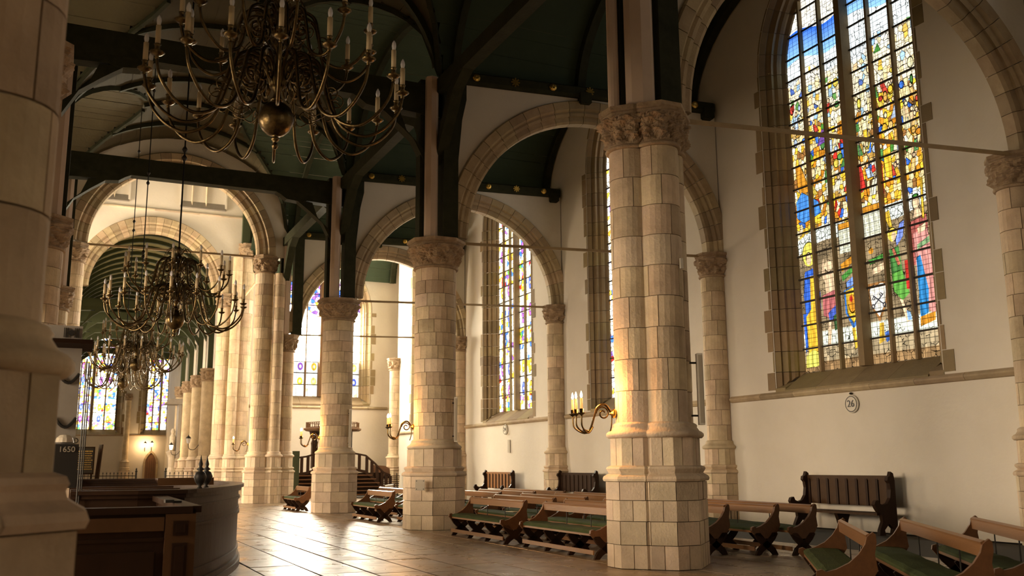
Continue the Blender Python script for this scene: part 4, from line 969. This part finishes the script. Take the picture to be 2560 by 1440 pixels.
# ------------------------------------------------------------ benches
def bench(L, label, P0, P1):
    """rail from P0 to P1; seat lies on the left of the direction P1->P0 rotated (towards the nave)"""
    d = (Vector(P1)-Vector(P0)); L = d.length; a = math.atan2(d.y, d.x)
    root = empty('church_bench', (P0[0], P0[1], 0), a, label=label, cat='bench', group='green-cushioned oak benches in rows', kind='thing')
    # local: x along, seat at -y or +y side -> nave side is to the right of travel (P0 far, P1 near)
    s = -1
    def yy(v): return s*v
    prof = [(0, .86), (.035, .885), (.06, .86), (.065, .78), (.04, .66), (.06, .50), (.0, .40), (-.08, .30), (-.30, .28), (-.50, .36), (-.56, .43), (-.55, .485), (-.50, .50), (-.46, .475), (-.36, .50), (-.22, .57), (-.12, .66), (-.05, .76), (-.03, .83)]
    for x in (0, L):
        mb = MB(); mb.prism([(yy(-p[0]), p[1]) for p in prof], x-.028, x+.028, 'x'); mb.ob('end_panel', M['oak'], root)
    mb = MB(); mb.box((L/2, yy(.26), .405), (L-.06, .46, .035)); mb.ob('seat_board', M['rail'], root)
    vs = []; fs = []; nx = 12
    for i in range(nx+1):
        x = .04+(L-.08)*i/nx; b = .006*math.sin(i*2.1)
        for (q, z) in ((.02, .425), (.02, .465), (.07, .492+b), (.26, .50+b), (.44, .490+b), (.495, .462), (.495, .425)): vs.append((x, yy(q), z))
    for i in range(nx):
        for j in range(6): fs.append((i*7+j, (i+1)*7+j, (i+1)*7+j+1, i*7+j+1))
    fs += [tuple(range(7)), tuple(range(nx*7, nx*7+7))[::-1]]
    mb = MB(); mb.add(vs, fs); mb.ob('cushion', M['cushion'], root, smooth=False)
    mb = MB(); mb.prism([(-.028, .71), (-.03, .83), (-.035, .85), (0, .87), (.035, .85), (.03, .83), (.028, .71)], .02, L-.02, 'x'); mb.ob('back_rail', M['rail'], root)
    lp1 = [(.03, .385), (.12, .385), (.20, .30), (.31, .21), (.43, .11), (.49, .0), (.39, .0), (.33, .06), (.19, .145), (.06, .27), (.0, .36)]
    nt = 3 if L > 3.3 else 2
    mb = MB()
    for sg in (0, 1):
        P = [(yy(q if sg == 0 else .5-q), z) for q, z in lp1]; mb.prism(P, -.028, .028, 'x')
    leg = mb.mesh('cross_leg', M['dark'])
    for i in range(nt+2): link('cross_leg', leg, root, (L*i/(nt+1) if 0 < i < nt+1 else (.0 if i == 0 else L), 0, 0))
    mb = MB(); mb.box((L/2, yy(.49), .115), (L, .022, .075)); mb.ob('foot_rail', M['rail'], root)
    for i in range(1, nt+1):
        mb = MB(); mb.tube([(L*(i-.0)/(nt+1), 0, .42), (L*i/(nt+1), 0, .72)], .009, 5); mb.ob('back_rod', M['iron'], root)
    return root
B = [
    ((8.88, 21.35), (8.84, 18.35), 'dark-lit bench next to the nave, just right of the plated pillar'),
    ((8.93, 17.6), (8.86, 14.65), 'bench next to the nave touching the view edge of the clustered pillar'),
    ((10.2, 22.9), (10.05, 19.35), 'bench in the second row beside the plated pillar, paper on its seat'),
    ((10.05, 18.8), (9.95, 15.3), 'second-row bench running behind the clustered pillar from the left'),
    ((11.15, 23.3), (10.95, 19.5), 'third-row bench behind the plated pillar bench'),
    ((11.1, 18.9), (10.95, 14.35), 'third-row bench emerging right of the clustered pillar with nearest end panel'),
    ((12.1, 23.2), (11.95, 19.4), 'fourth-row bench left of the clustered pillar'),
    ((11.95, 18.6), (11.75, 13.95), 'fourth-row bench with middle of three end panels right of the clustered pillar'),
    ((13.05, 28.6), (12.9, 24.2), 'rear-row bench in front of the pale settle'),
    ((12.9, 23.6), (12.75, 19.6), 'rear-row bench in front of the hidden window'),
    ((12.75, 18.9), (12.3, 13.6), 'rear-row bench whose end panel stands before the dark settle'),
    ((12.1, 28.4), (12.0, 24.3), 'fourth-row bench behind the plated pillar, sheen on its rail'),
    ((11.1, 28.2), (11.0, 24.4), 'third-row bench partly hidden by the plated pillar'),
    ((10.1, 28.2), (10.05, 25.0), 'second-row bench hidden mostly by the plated pillar'),
    ((8.85, 29.7), (8.85, 27.2), 'front bench left of the plated pillar, lit green seat'),
    ((9.45, 27.1), (9.4, 24.9), 'bench cut off by the left side of the plated pillar'),
    ((10.3, 33.2), (10.15, 29.2), 'bench with shining rail between the two round pillars, second row'),
    ((11.4, 33.4), (11.3, 29.4), 'bench with shining rail between the two round pillars, third row'),
    ((12.5, 38.4), (11.2, 35.6), 'turned bench before the pulpit stairs'),
    ((8.3, 37.4), (8.3, 35.3), 'small bench alone left of the pillar before the white window'),
    ((9.43, 9.92), (7.75, 7.75), 'turned bench at lower right, leftmost of three facing the nave'),
    ((10.3, 9.7), (8.0, 6.55), 'turned bench at lower right, middle of three with long rail'),
    ((11.35, 9.45), (9.5, 7.0), 'turned bench at lower right, cut by the picture edge'),
]
for p0, p1, lb in B: bench(0, lb, p0, p1)
pm = MB(); pm.box((0, 0, .008), (.22, .3, .012), rz=.3)
link('paper_sheet', pm.mesh('paper_sheet', M['paper']), None, (9.85, 21.1, .50), label='paper left on the second-row bench cushion', cat='paper')
# high-backed settles
def settle(x, y, L, matp, label):
    root = empty('oak_settle', (x, y, 0), PI/2, label=label, cat='settle', group='high-backed settles against the right wall', kind='thing')
    n = 8; pw = (L-.2)/n
    mb = MB(); mb.box((L/2, 0, 1.26), (L-.1, .07, .10)); mb.ob('top_rail', matp, root)
    mb = MB(); mb.box((L/2, -.0, .93), (L-.1, .02, .62)); mb.ob('back_board', matp, root)
    for i in range(n+1):
        mb = MB(); mb.box((.1+i*pw, .03, .93), (.07, .035, .62)); mb.ob('back_stile', M['dark'], root)
    for i in range(n): mb = MB(); mb.box((.1+(i+.5)*pw, .018, .93), (pw-.10, .02, .56)); mb.ob('back_panel', matp, root)
    mb = MB(); mb.box((L/2, .24, .46), (L-.05, .52, .05)); mb.ob('seat', matp, root)
    pr = [(-.04, .0), (.14, .0), (.10, .14), (.22, .25), (.36, .12), (.34, 0), (.52, 0), (.50, .12), (.40, .30), (.42, .46), (.52, .52), (.58, .60), (.62, .68), (.58, .76), (.50, .78), (.46, .70), (.36, .66), (.22, .70), (.13, .82), (.10, 1.0), (.12, 1.14), (.18, 1.20), (.16, 1.28), (.10, 1.30), (.06, 1.40), (-.01, 1.36), (-.04, 1.2)]
    for X in (0, L): mb = MB(); mb.prism(pr, X-.045, X+.045, 'x'); mb.ob('end_panel', M['dark'], root)
    for X in (L*.5,): mb = MB(); mb.prism([(.05, 0), (.42, 0), (.34, .12), (.38, .28), (.44, .44), (.02, .44), (.1, .25), (.13, .12)], X-.05, X+.05, 'x'); mb.ob('middle_leg', M['dark'], root)
    return root
settle(17.15, 16.35, 2.75, mat('settle_dark', (.065, .034, .015), .45, spec=.1, nscale=4, namt=.4, bump=.1), 'dark carved settle under the largest picture window and plaque 26')
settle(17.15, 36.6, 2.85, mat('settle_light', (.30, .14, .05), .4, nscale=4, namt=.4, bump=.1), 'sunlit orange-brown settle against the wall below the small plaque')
settle(17.1, 29.6, 2.7, M['dark'], 'settle whose carved corner just shows left of the clustered pillar')
# ------------------------------------------------------------ box pews
def panel_wall(root, pts, h, t, matl, trims):
    """thin wooden wall along pts (ground), with horizontal mouldings at heights in trims"""
    def rail(z0, z1, w_, nm, m2):
        mb = MB(); vs = []; n = len(pts)
        for i, p in enumerate(pts):
            a = Vector(pts[max(i-1, 0)]); b = Vector(pts[min(i+1, n-1)]); d = (b-a).normalized(); nr = Vector((-d.y, d.x)); P = Vector(p)
            for s in (-1, 1):
                q = P+nr*s*w_/2; vs += [(q.x, q.y, z0), (q.x, q.y, z1)]
        mb.add(vs, [f for i in range(n-1) for f in ((i*4, i*4+4, i*4+5, i*4+1), (i*4+2, i*4+3, i*4+7, i*4+6), (i*4+1, i*4+5, i*4+7, i*4+3), (i*4, i*4+2, i*4+6, i*4+4))]+[(0, 1, 3, 2), ((n-1)*4, (n-1)*4+2, (n-1)*4+3, (n-1)*4+1)])
        mb.ob(nm, m2, root)
    rail(0, h, t, 'wall_panel', matl)
    for z0, z1, w_ in trims: rail(z0, z1, w_, 'moulding', matl)
outer = [(.15, 13.1), (.9, 13.0), (1.45, 13.05)]+[(p.x, p.y) for p in spline([(1.45, 13.05, 0), (2.05, 14.5, 0), (2.62, 16.4, 0), (2.93, 18.3, 0), (2.95, 19.7, 0)], 6)][1:]
TR = [(0, .10, .20), (.10, .16, .15), (.26, .30, .12), (.84, .88, .12), (.92, .95, .10), (1.08, 1.12, .12), (1.22, 1.27, .16), (1.27, 1.32, .24)]
root = empty('box_pew', (0, 0, 0), label='large dark box pew with curved panelled corner beside the nave', cat='pew', kind='thing')
panel_wall(root, outer, 1.27, .07, M['dark'], TR)
panel_wall(root, [(2.95, 19.7), (2.6, 23.5), (2.3, 26.2)], 1.27, .07, M['dark'], TR[-2:]); panel_wall(root, [(2.3, 26.2), (.25, 26.6)], 1.27, .07, M['dark'], TR[-2:])
for y in (15.4, 17.6, 20.0, 22.4): panel_wall(root, [(.2, y), (1.9+.05*(y-15), y+.1)], 1.18, .06, M['dark'], [(1.14, 1.2, .16)])
mb = MB(); mb.prism([(0, 0), (.9, -.05), (.95, .35), (.05, .40)], 1.30, 1.42); mb.ob('book_box', M['pew'], root, loc=(1.5, 17.3, 0))
root = empty('box_pew', (0, 0, 0), label='front box pew with carved corner post and shiny top rail', cat='pew', kind='thing')
panel_wall(root, [(.0, 9.35), (1.12, 9.35)], 1.22, .07, M['dark'], [(1.19, 1.25, .17), (.95, .98, .10), (0, .15, .13), (.2, .24, .10)])
panel_wall(root, [(1.12, 9.35), (1.15, 12.9)], 1.22, .07, M['dark'], [(1.19, 1.25, .17)])
mb = MB(); mb.box((1.02, 9.30, .6), (.26, .06, 1.17)); mb.ob('corner_post', M['pew'], root)
for z, h in ((1.06, .13), (.72, .42), (.3, .3)):
    mb = MB(); mb.box((1.02, 9.265, z), (.13, .02, h)); mb.box((1.02, 9.255, z), (.08, .02, h-.05)); mb.ob('carved_panel', M['dark'], root)
mb = MB(); mb.box((.48, 9.30, 1.10), (.80, .05, .12)); mb.ob('frieze', M['pew'], root)
mb = MB(); mb.box((.48, 9.29, .55), (.66, .03, .62)); mb.ob('field_panel', M['dark'], root)
mb = MB(); mb.box((1.0, 10.2, 1.27), (.08, .16, .03)); mb.box((1.08, 10.35, 1.26), (.10, .14, .02)); mb.ob('latch', M['iron'], root)
for i, (x, y) in enumerate(((1.70, 13.5), (1.86, 14.1))):
    mb = MB(); mb.lathe([(.02, 1.28), (.055, 1.30), (.02, 1.35), (.06, 1.40), (.085, 1.47), (.06, 1.53), (.025, 1.55), (.055, 1.57), (.02, 1.60), (.03, 1.64), (.012, 1.70), (.002, 1.76)], 14)
    mb.ob('urn_finial', M['iron'], None, smooth=True, loc=(x, y, 0), label=['dark urn finial on the curved pew rim, left one', 'dark urn finial on the curved pew rim, right one'][i], cat='finial', group='urn finials on the box pew', kind='thing')
# ------------------------------------------------------------ memorial at the left pillars
root = empty('wall_memorial', (0, 0, 0), label='grey memorial with garlands, frieze and dated black tablet behind the foreground pillar', cat='memorial', kind='thing')
mb = MB(); mb.box((-.17, 12.05, 2.3), (.60, .12, 1.5)); mb.ob('back_panel', M['greydk'], root)
mb = MB(); mb.box((-.20, 11.95, 3.11), (.64, .22, .16)); mb.ob('frieze', M['greydk'], root)
for x in (-.07, -.05, -.03, .04, .06, .08): mb = MB(); mb.box((x, 11.83, 3.11), (.008, .012, .11)); mb.ob('triglyph', M['black'], root)
mb = MB(); mb.prism([(-.045, 0), (0, .035), (.045, 0), (0, -.035)], 0, .02, 'y'); mb.ob('lozenge', M['black'], root, loc=(.005, 11.825, 3.11), rot=(0, 0, 0))
mb = MB(); mb.prism([(0, 2.93), (-.30, 2.99), (-.36, 3.03), (-.1, 3.03), (0, 3.03)], -.55, .24, 'x'); mb.ob('cornice', M['dark'], root, loc=(0, 12.1, 0))
for q in range(2):
    mb = MB(); mb.tube([(-.10+.22*t, 11.97, 2.66-.5*q-.11*math.sin(PI*t)) for t in [i/8 for i in range(9)]], .018, 5); mb.ob('garland', M['black'], root)
mb = MB(); mb.box((-.05, 11.9, 1.62), (.44, .20, .48)); mb.ob('tablet', M['black'], root)
mb = MB(); mb.lathe([(.0, 0), (.10, .0), (.085, .05), (.05, .08), (0, .09)], 14, (.02, 11.9, 1.88)); mb.ob('scallop', M['marble'], root)
def text(s, size, loc, rot, matl, parent=None, ext=.004, **k):
    cu = bpy.data.curves.new('lettering', 'FONT'); cu.body = s; cu.size = size; cu.extrude = ext; cu.align_x = 'CENTER'; cu.align_y = 'CENTER'; cu.materials.append(matl)
    o = bpy.data.objects.new('lettering', cu); COL.objects.link(o); o.location = loc; o.rotation_euler = rot
    if parent: o.parent = parent
    bpy.context.view_layer.update()
    me = bpy.data.meshes.new_from_object(o.evaluated_get(bpy.context.evaluated_depsgraph_get()))
    bpy.data.objects.remove(o)
    return link('lettering', me, parent, loc, rot, **k)
text('1650', .085, (.05, 11.79, 1.80), (PI/2, 0, 0), M['plate'], root)
root = empty('iron_grille', (0, 0, 0), label='tall slender iron bars beside the dated memorial', cat='grille', kind='thing')
for i in range(3): mb = MB(); mb.tube([(.20+.03*i, 12.6+.4*i, 0), (.20+.03*i, 12.6+.4*i, 2.9)], .009, 5); mb.ob('bar', M['iron'], root)
mb = MB(); mb.box((.22, 13.0, 1.0), (.10, .9, .05)); mb.ob('rail', M['iron'], root)
# ------------------------------------------------------------ candle wall lights
def sconce(x, y, z, ang, label, pw, n=3, R=.62):
    root = empty('candle_sconce', (x, y, z), ang, label=label, cat='wall light', group='brass wall lights with lit candles on the pillars', kind='thing')
    mb = MB(); mb.lathe([(.0, -.02), (.07, -.01), (.08, .02), (.04, .05), (.02, .08)], 12); o = mb.ob('wall_plate', M['gilt'], root, smooth=True, rot=(0, PI/2, 0))
    mb = MB(); mb.tube(spline([(.05, 0, 0), (.16, 0, .14), (.30, 0, .10), (.36, 0, -.06), (R*.72, 0, -.28), (R*.9, 0, -.26)], 6), .02, 6)
    sp = [(.20+(.12-.09*t)*math.cos(t*9), 0, .0+(.12-.09*t)*math.sin(t*9)) for t in [i/24 for i in range(25)]]; mb.tube(sp, .014, 5)
    mb.tube(spline([(.05, 0, .0), (.06, 0, -.2), (.10, 0, -.35)], 4), .012, 5); mb.ob('bracket', M['brass'], root, smooth=True)
    for i in range(n):
        b = (i-(n-1)/2)*.42; dx, dy = R+.05*math.cos(b*2), .20*(i-(n-1)/2)
        mb = MB(); mb.tube(spline([(R*.62, 0, -.22), (R*.80, dy*.4, -.32), (dx*.98, dy*.9, -.22), (dx, dy, -.04)], 5), .014, 5); arm = mb.ob('arm', M['brass'], root, smooth=True)
        mb = MB(); mb.lathe([(.02, -.04), (.065, -.01), (.065, 0), (.03, .0), (.035, .06), (.02, .065)], 12, (dx, dy, 0)); mb.ob('drip_pan', M['brass'], arm, smooth=True)
        mb = MB(); mb.lathe([(.022, .05), (.022, .23), (.01, .235)], 10, (dx, dy, 0)); mb.ob('candle', M['litwax'], arm, smooth=True)
        mb = MB(); mb.lathe([(.008, .235), (.022, .26), (.018, .30), (.003, .345)], 8, (dx, dy, 0)); mb.ob('flame', M['flame'], arm, smooth=True)
    l = bpy.data.lights.new('candle_light', 'POINT'); l.energy = pw; l.color = (1, .42, .11); l.shadow_soft_size = .12
    lo = bpy.data.objects.new('candle_light', l); COL.objects.link(lo); lo.parent = root; lo.location = (R*.62, 0, .28)
    return root
SA = math.radians(180-8)
sconce(8.17, PY[0]+.12, 2.42, SA, 'lit three-candle brass bracket on the massive clustered pillar', 90)
sconce(8.33, PY[1]+.12, 2.60, SA, 'lit candle bracket on the pillar with the notice plate', 70)
sconce(8.33, PY[2]+.12, 2.60, SA, 'lit candle bracket on the pillar before the white window', 80)
sconce(7.60, PY[3]+.2, 2.60, SA, 'lit candle bracket beside the green door on the crossing pillar', 60)
# lanterns in the choir
def lantern(x, y, z, ang, label, lit=True):
    root = empty('wall_lantern', (x, y, z), ang, label=label, cat='lantern', kind='thing')
    mb = MB(); mb.tube(spline([(0, 0, -.05), (.25, 0, -.35), (.55, 0, -.30), (.62, 0, 0)], 6), .02, 6); mb.ob('bracket', M['iron'], root)
    mb = MB(); mb.lathe([(.08, .02), (.14, .32)], 6, (.62, 0, 0)); mb.ob('glass', M['lamp'] if lit else M['bulb'], root)
    mb = MB(); mb.lathe([(.17, .32), (.10, .42), (.03, .48), (.01, .55)], 6, (.62, 0, 0)); mb.ob('cap', M['iron'], root)
    if lit:
        l = bpy.data.lights.new('lantern_light', 'POINT'); l.energy = 60; l.color = (1, .62, .28); l.shadow_soft_size = .12
        lo = bpy.data.objects.new('lantern_light', l); COL.objects.link(lo); lo.parent = root; lo.location = (.62, -.25, .2)
lantern(6.6, YE-.01, 3.35, -PI/2, 'lit lantern above the small choir door, left one'); lantern(7.15, YE-.01, 3.4, -PI/2, 'lit lantern above the small choir door, right one')
lantern(7.56, 71.5, 2.8, PI, 'lit lantern on a choir column near the white tomb'); lantern(7.56, 61.5, 3.0, PI, 'unlit black lantern on the first choir column', False)
# ------------------------------------------------------------ choir furniture: tomb, door frames, fences, board
root = empty('carved_tomb', (7.35, 75, 0), label='white carved tomb with dark canopy between choir columns', cat='tomb', kind='thing')
mb = MB(); mb.prism([(-.75, 6.15), (.5, 6.15), (.5, 6.55), (-.35, 6.55)], -.9, .9, 'y'); mb.ob('canopy', M['greydk'], root)
mb = MB(); mb.box((.35, 0, 4.2), (.2, 1.4, 3.9)); mb.ob('back_slab', M['greydk'], root)
mb = MB(); vs = []; fs = []
prof = [(.34, 0), (.34, .6), (.28, .7), (.26, 1.4), (.22, 1.6), (.24, 2.3), (.36, 2.5), (.40, 2.7), (.22, 2.8), (.2, 3.1), (.26, 3.4), (.2, 3.8), (.12, 4.0), (.15, 4.2), (.1, 4.4)]
mb.lathe([(r*(1+.12*math.sin(i*3)), z) for i, (r, z) in enumerate(prof)], 12); mb.ob('sculpture', M['marble'], root)
for x, z in ((-.25, 3.0), (.25, 3.1)): mb = MB(); mb.lathe([(.05, 0), (.14, .15), (.09, .5), (.12, .6), (.08, .75)], 8, (0, x, z-.2)); mb.ob('figure', M['marble'], root)
for i, yy in enumerate((64.0, 69.0)):
    root = empty('pointed_frame', (8.28, yy, 0), label='tall brown pointed frame between choir columns, %s one' % ['nearer', 'farther'][i], cat='frame', kind='thing')
    P1_, P2_ = arch_outline(1.5, 0, 5.0, 1.9, 8), arch_outline(1.25, 0, 5.0, 1.65, 8); n_ = len(P1_); mb = MB()
    for q in range(1, n_):
        j = (q+1) % n_; mb.prism([P2_[q], P1_[q], P1_[j], P2_[j]], -.2, .05, 'x')
    mb.ob('surround', M['oak'], root); mb = MB(); mb.box((.03, 0, 2.6), (.04, 2.4, 5.2)); mb.ob('brick_infill', M['paler'], root)
def fence(xa, ya, xb, yb, label, h=1.15):
    root = empty('iron_fence', (xa, ya, 0), label=label, cat='fence', kind='thing'); d = Vector((xb-xa, yb-ya)); n = int(d.length/.22)
    bar = MB(); bar.tube([(0, 0, 0), (0, 0, h-.12)], .014, 5); bar.lathe([(.014, h-.12), (.035, h-.06), (.002, h)], 6); bm_ = bar.mesh('fence_bar', M['iron'])
    for i in range(n+1): link('fence_bar', bm_, root, (d.x*i/n, d.y*i/n, 0))
    for z in (.2, h-.22): mb = MB(); mb.beam((0, 0, z), (d.x, d.y, z), .03, .04); mb.ob('fence_rail', M['iron'], root)
    for q in (0, 1): mb = MB(); mb.lathe([(.05, 0), (.05, h), (.08, h+.04), (.03, h+.1), (.05, h+.16), (.0, h+.24)], 8, (d.x*q, d.y*q, 0)); mb.ob('fence_post', M['iron'], root)
fence(.9, 60.6, 3.9, 58.6, 'low spiked iron fence below the left choir window', 1.35); fence(5.3, 56.8, 7.3, 55.9, 'low spiked iron fence in front of the choir columns', 1.35)
root = empty('text_board', (1.2, 60, 0), label='black board with gold lettering standing in the choir', cat='board', kind='thing')
mb = MB(); mb.box((0, 0, 2.0), (1.05, .08, 1.55)); mb.ob('frame', M['dark'], root); mb = MB(); mb.box((0, -.05, 2.0), (.92, .03, 1.4)); mb.ob('face', M['black'], root)
rs = random.Random(8); mb = MB()
for r in range(9):
    x = -.40
    while x < .36:
        wd = rs.uniform(.03, .10); mb.box((x+wd/2, -.07, 2.52-.125*r), (wd, .008, .045 if r else .07)); x += wd+.02
mb.ob('lettering', M['gold'], root)
for x in (-.4, .4): mb = MB(); mb.box((x, 0, .6), (.08, .08, 1.25)); mb.ob('leg', M['dark'], root)
mb = MB(); mb.box((0, 0, 1.5), (.08, .5, 2.8)); mb.ob('folding_board', M['dark'], None, loc=(1.85, 59.6, 0), rot=(0, .06, .3), label='narrow dark board leaning edge-on beside the gold-lettered board', cat='board', kind='thing')
# ------------------------------------------------------------ pulpit and stairs before the end wall
root = empty('pulpit', (13.2, 51.2, 0), label='wooden pulpit with sounding board and stair behind the third pillar', cat='pulpit', kind='thing')
oc = lambda a: oct_shape(a)
mb = MB(); mb.lathe([(.2, 3.42), (1.45, 3.45), (1.58, 3.52), (1.58, 3.60), (1.45, 3.63), (.3, 3.64)], 8, shape=None); mb.ob('sounding_board', M['pew'], root)
mb = MB()
for i in range(8):
    a, b = 2*PI*i/8, 2*PI*(i+1)/8; A, B_ = Vector((1.45*math.cos(a), 1.45*math.sin(a), 3.9)), Vector((1.45*math.cos(b), 1.45*math.sin(b), 3.9))
    mb.beam(A, B_, .05, .04); mb.beam(A-Vector((0, 0, .25)), B_-Vector((0, 0, .25)), .05, .04)
    for q in range(6): p = A.lerp(B_, q/6); mb.tube([p, p-Vector((0, 0, .25))], .018, 5)
mb.ob('openwork_gallery', M['pew'], root)
mb = MB(); mb.tube([(.95, -.4, 1.9), (.95, -.4, 3.45)], .03, 6); mb.ob('support_rod', M['iron'], root)
mb = MB(); mb.lathe([(.12, 2.5), (.2, 2.8), (.14, 3.0), (.26, 3.3), (.3, 3.45)], 8, (-.9, .3, 0)); mb.box((-.9, .3, 2.2), (.3, .3, 1.4)); mb.ob('back_post', M['dark'], root)
mb = MB(); mb.lathe([(.35, .9), (.8, 1.25), (.82, 1.3), (.78, 1.35), (.78, 2.05), (.86, 2.1), (.86, 2.16), (.1, 2.16)], 8); mb.ob('tub', M['dark'], root)
def balustrade(xs_, zs_, nm, y):
    mb = MB(); pts = [Vector((x, y, z)) for x, z in zip(xs_, zs_)]
    for i in range(len(pts)-1): mb.beam(pts[i], pts[i+1], .09, .09); mb.beam(pts[i]-Vector((0, 0, .85)), pts[i+1]-Vector((0, 0, .85)), .07, .14)
    L = len(pts)-1; n = 7
    for i in range(n+1):
        t = i/n*L; k = min(int(t), L-1); p = pts[k].lerp(pts[k+1], t-k); mb.box((p.x, p.y, p.z-.42), (.16, .05, .8))
    mb.ob(nm, M['dark'], root)
balustrade([-2.6, -2.4, -1.6, -.9], [1.75, 2.0, 2.1, 2.3], 'left_balustrade', -.9)
balustrade([.8, 1.6, 2.1, 2.6, 3.0], [2.3, 2.15, 1.75, 1.25, 1.1], 'right_balustrade', -.9)
for i in range(6):
    mb = MB(); mb.box((-1.9, -1.0+.0*i, .12+.2*i), (1.9-.12*i, .5, .05)); mb.ob('stair_tread', M['oak'], root)
    mb = MB(); mb.box((1.9-.1*i, -1.0, .12+.2*i), (2.0-.2*i, .5, .05)); mb.ob('stair_tread', M['oak'], root)
mb = MB(); mb.box((0, -.6, .65), (5.0, .5, 1.2)); mb.ob('stair_core', M['dark'], root)
root = empty('stacked_seats', (16.3, 50.6, 0), label='heap of stacked folding chairs and a curved panel beside the pulpit stairs', cat='chairs', kind='thing')
for i in range(9): mb = MB(); mb.box((.0+.01*i, 0, .25+.10*i), (.75, .5, .045)); mb.ob('seat_board', M['dark'], root)
for x in (-.33, .36): mb = MB(); mb.beam((x, -.2, 0), (x+.03, .1, 1.2), .04, .04); mb.ob('frame_leg', M['iron'], root)
mb = MB(); mb.prism([(-1.1, .9), (.1, .9), (.05, 1.45), (-.2, 1.6), (-.9, 1.65)], .3, .36, 'y'); mb.ob('curved_panel', M['oak'], root)
# green doors / screens at the crossing pillar
for i, (x, y, lb) in enumerate(((7.9, 45.3, 'green screen door left of the crossing pillar'), (10.15, 46.6, 'green screen door strip right of the crossing pillar'))):
    root = empty('screen_door', (x, y, 0), label=lb, cat='screen', kind='thing')
    mb = MB(); mb.box((.1, 0, 1.18), (.34, .06, 2.3)); mb.ob('leaf', M['gdoor'], root); mb = MB(); mb.box((-.12, -.02, .5), (.09, .10, 1.0)); mb.ob('post', M['greydk'], root)
    for z in (.7, 1.3): mb = MB(); mb.box((.1, -.04, z+.2), (.24, .02, .45)); mb.ob('panel', M['gdoor'], root)
# ------------------------------------------------------------ plaques, speakers, plate
def plaque(y, z, s, label, r=.21):
    root = empty('number_plaque', (XW-.02, y, z), 0, label=label, cat='plaque', kind='thing')
    mb = MB(); mb.lathe([(.0, -.0), (r, .0), (r+.015, .015), (r, .04), (r-.03, .045), (0, .045)], 24); mb.ob('disc', M['white'], root, rot=(0, -PI/2, 0))
    mb = MB(); mb.lathe([(r-.035, .044), (r-.03, .052), (r-.02, .052), (r-.015, .044)], 24, cap=False); mb.ob('ring', M['black'], root, rot=(0, -PI/2, 0))
    mb = MB(); mb.lathe([(.02, 0), (.05, .02), (.03, .05)], 8); mb.ob('hanger', M['iron'], root, loc=(-.02, 0, r+.02))
    if s: text(s, .24, (-.055, 0, 0), (PI/2, 0, -PI/2), M['black'], root)
plaque(17.72, 3.02, '26', 'round white plaque reading 26 below the largest window'); plaque(38.1, 3.12, '24', 'small round white plaque above the sunlit settle')
root = empty('number_plaque', (11.0, Yend+.04, 4.3), 0, label='round plaque on the end wall half hidden by the third pillar', cat='plaque', kind='thing')
mb = MB(); mb.lathe([(0, 0), (.24, 0), (.24, .04), (0, .045)], 20); mb.ob('disc', M['white'], root, rot=(PI/2, 0, 0)); text('22', .26, (0, -.06, 0), (PI/2, 0, 0), M['black'], root)
root = empty('number_plaque', (1.0, YE-.005, 3.9), 0, label='tiny round plaque on the choir end wall above the gold-lettered board', cat='plaque', kind='thing')
mb = MB(); mb.lathe([(0, 0), (.3, 0), (.3, .04), (0, .045)], 16); mb.ob('disc', M['white'], root, rot=(PI/2, 0, 0))
mb = MB(); mb.lathe([(.16, .046), (.2, .05), (.24, .046)], 16, cap=False); mb.ob('emblem', M['black'], root, rot=(PI/2, 0, 0))
mb = MB(); mb.box((0, 0, 0), (.03, .22, .55)); mb.ob('wall_tablet', M['plate'], None, loc=(XW-.03, 37.75, 2.4), label='small rectangular tablet on the wall above the sunlit settle', cat='tablet', kind='thing')
def speaker(x, y, z0, z1, label):
    root = empty('column_speaker', (x, y, z0), -.35, label=label, cat='speaker', group='pale column loudspeakers on the pillars', kind='thing')
    mb = MB(); mb.box((0, 0, (z1-z0)/2), (.085, .12, z1-z0)); mb.ob('cabinet', M['white'], root)
    mb = MB(); mb.box((0, -.064, (z1-z0)/2), (.06, .01, z1-z0-.06)); mb.ob('grille', M['plate'], root)
    for z in (.15, z1-z0-.15): mb = MB(); mb.box((-.08, .04, z), (.14, .03, .03)); mb.ob('mount', M['iron'], root)
speaker(9.36, PY[0]-.62, 2.22, 3.38, 'pale column speaker on the right of the clustered pillar'); speaker(9.27, PY[1]-.50, 2.20, 3.36, 'pale column speaker on the right of the plated pillar'); speaker(9.26, PY[2]-.50, 2.25, 3.6, 'pale column speaker on the pillar before the white window')
mb = MB(); mb.box((0, 0, 0), (.05, .04, .17)); mb.ob('sensor_box', M['white'], None, loc=(9.03, PY[0]-.70, 4.85), label='tiny white box high on the clustered pillar', cat='sensor', kind='thing')
root = empty('notice_plate', (8.22, 23.10, 1.12), -.6, label='metal notice plate screwed to the octagonal pillar base', cat='plate', kind='thing')
mb = MB(); mb.box((0, 0, 0), (.24, .02, .27)); mb.ob('plate', M['plate'], root)
for x in (-.09, .09):
    for z in (-.1, .1): mb = MB(); mb.lathe([(.012, 0), (.008, .008)], 8); mb.ob('screw', M['iron'], root, loc=(x, -.01, z), rot=(PI/2, 0, 0))
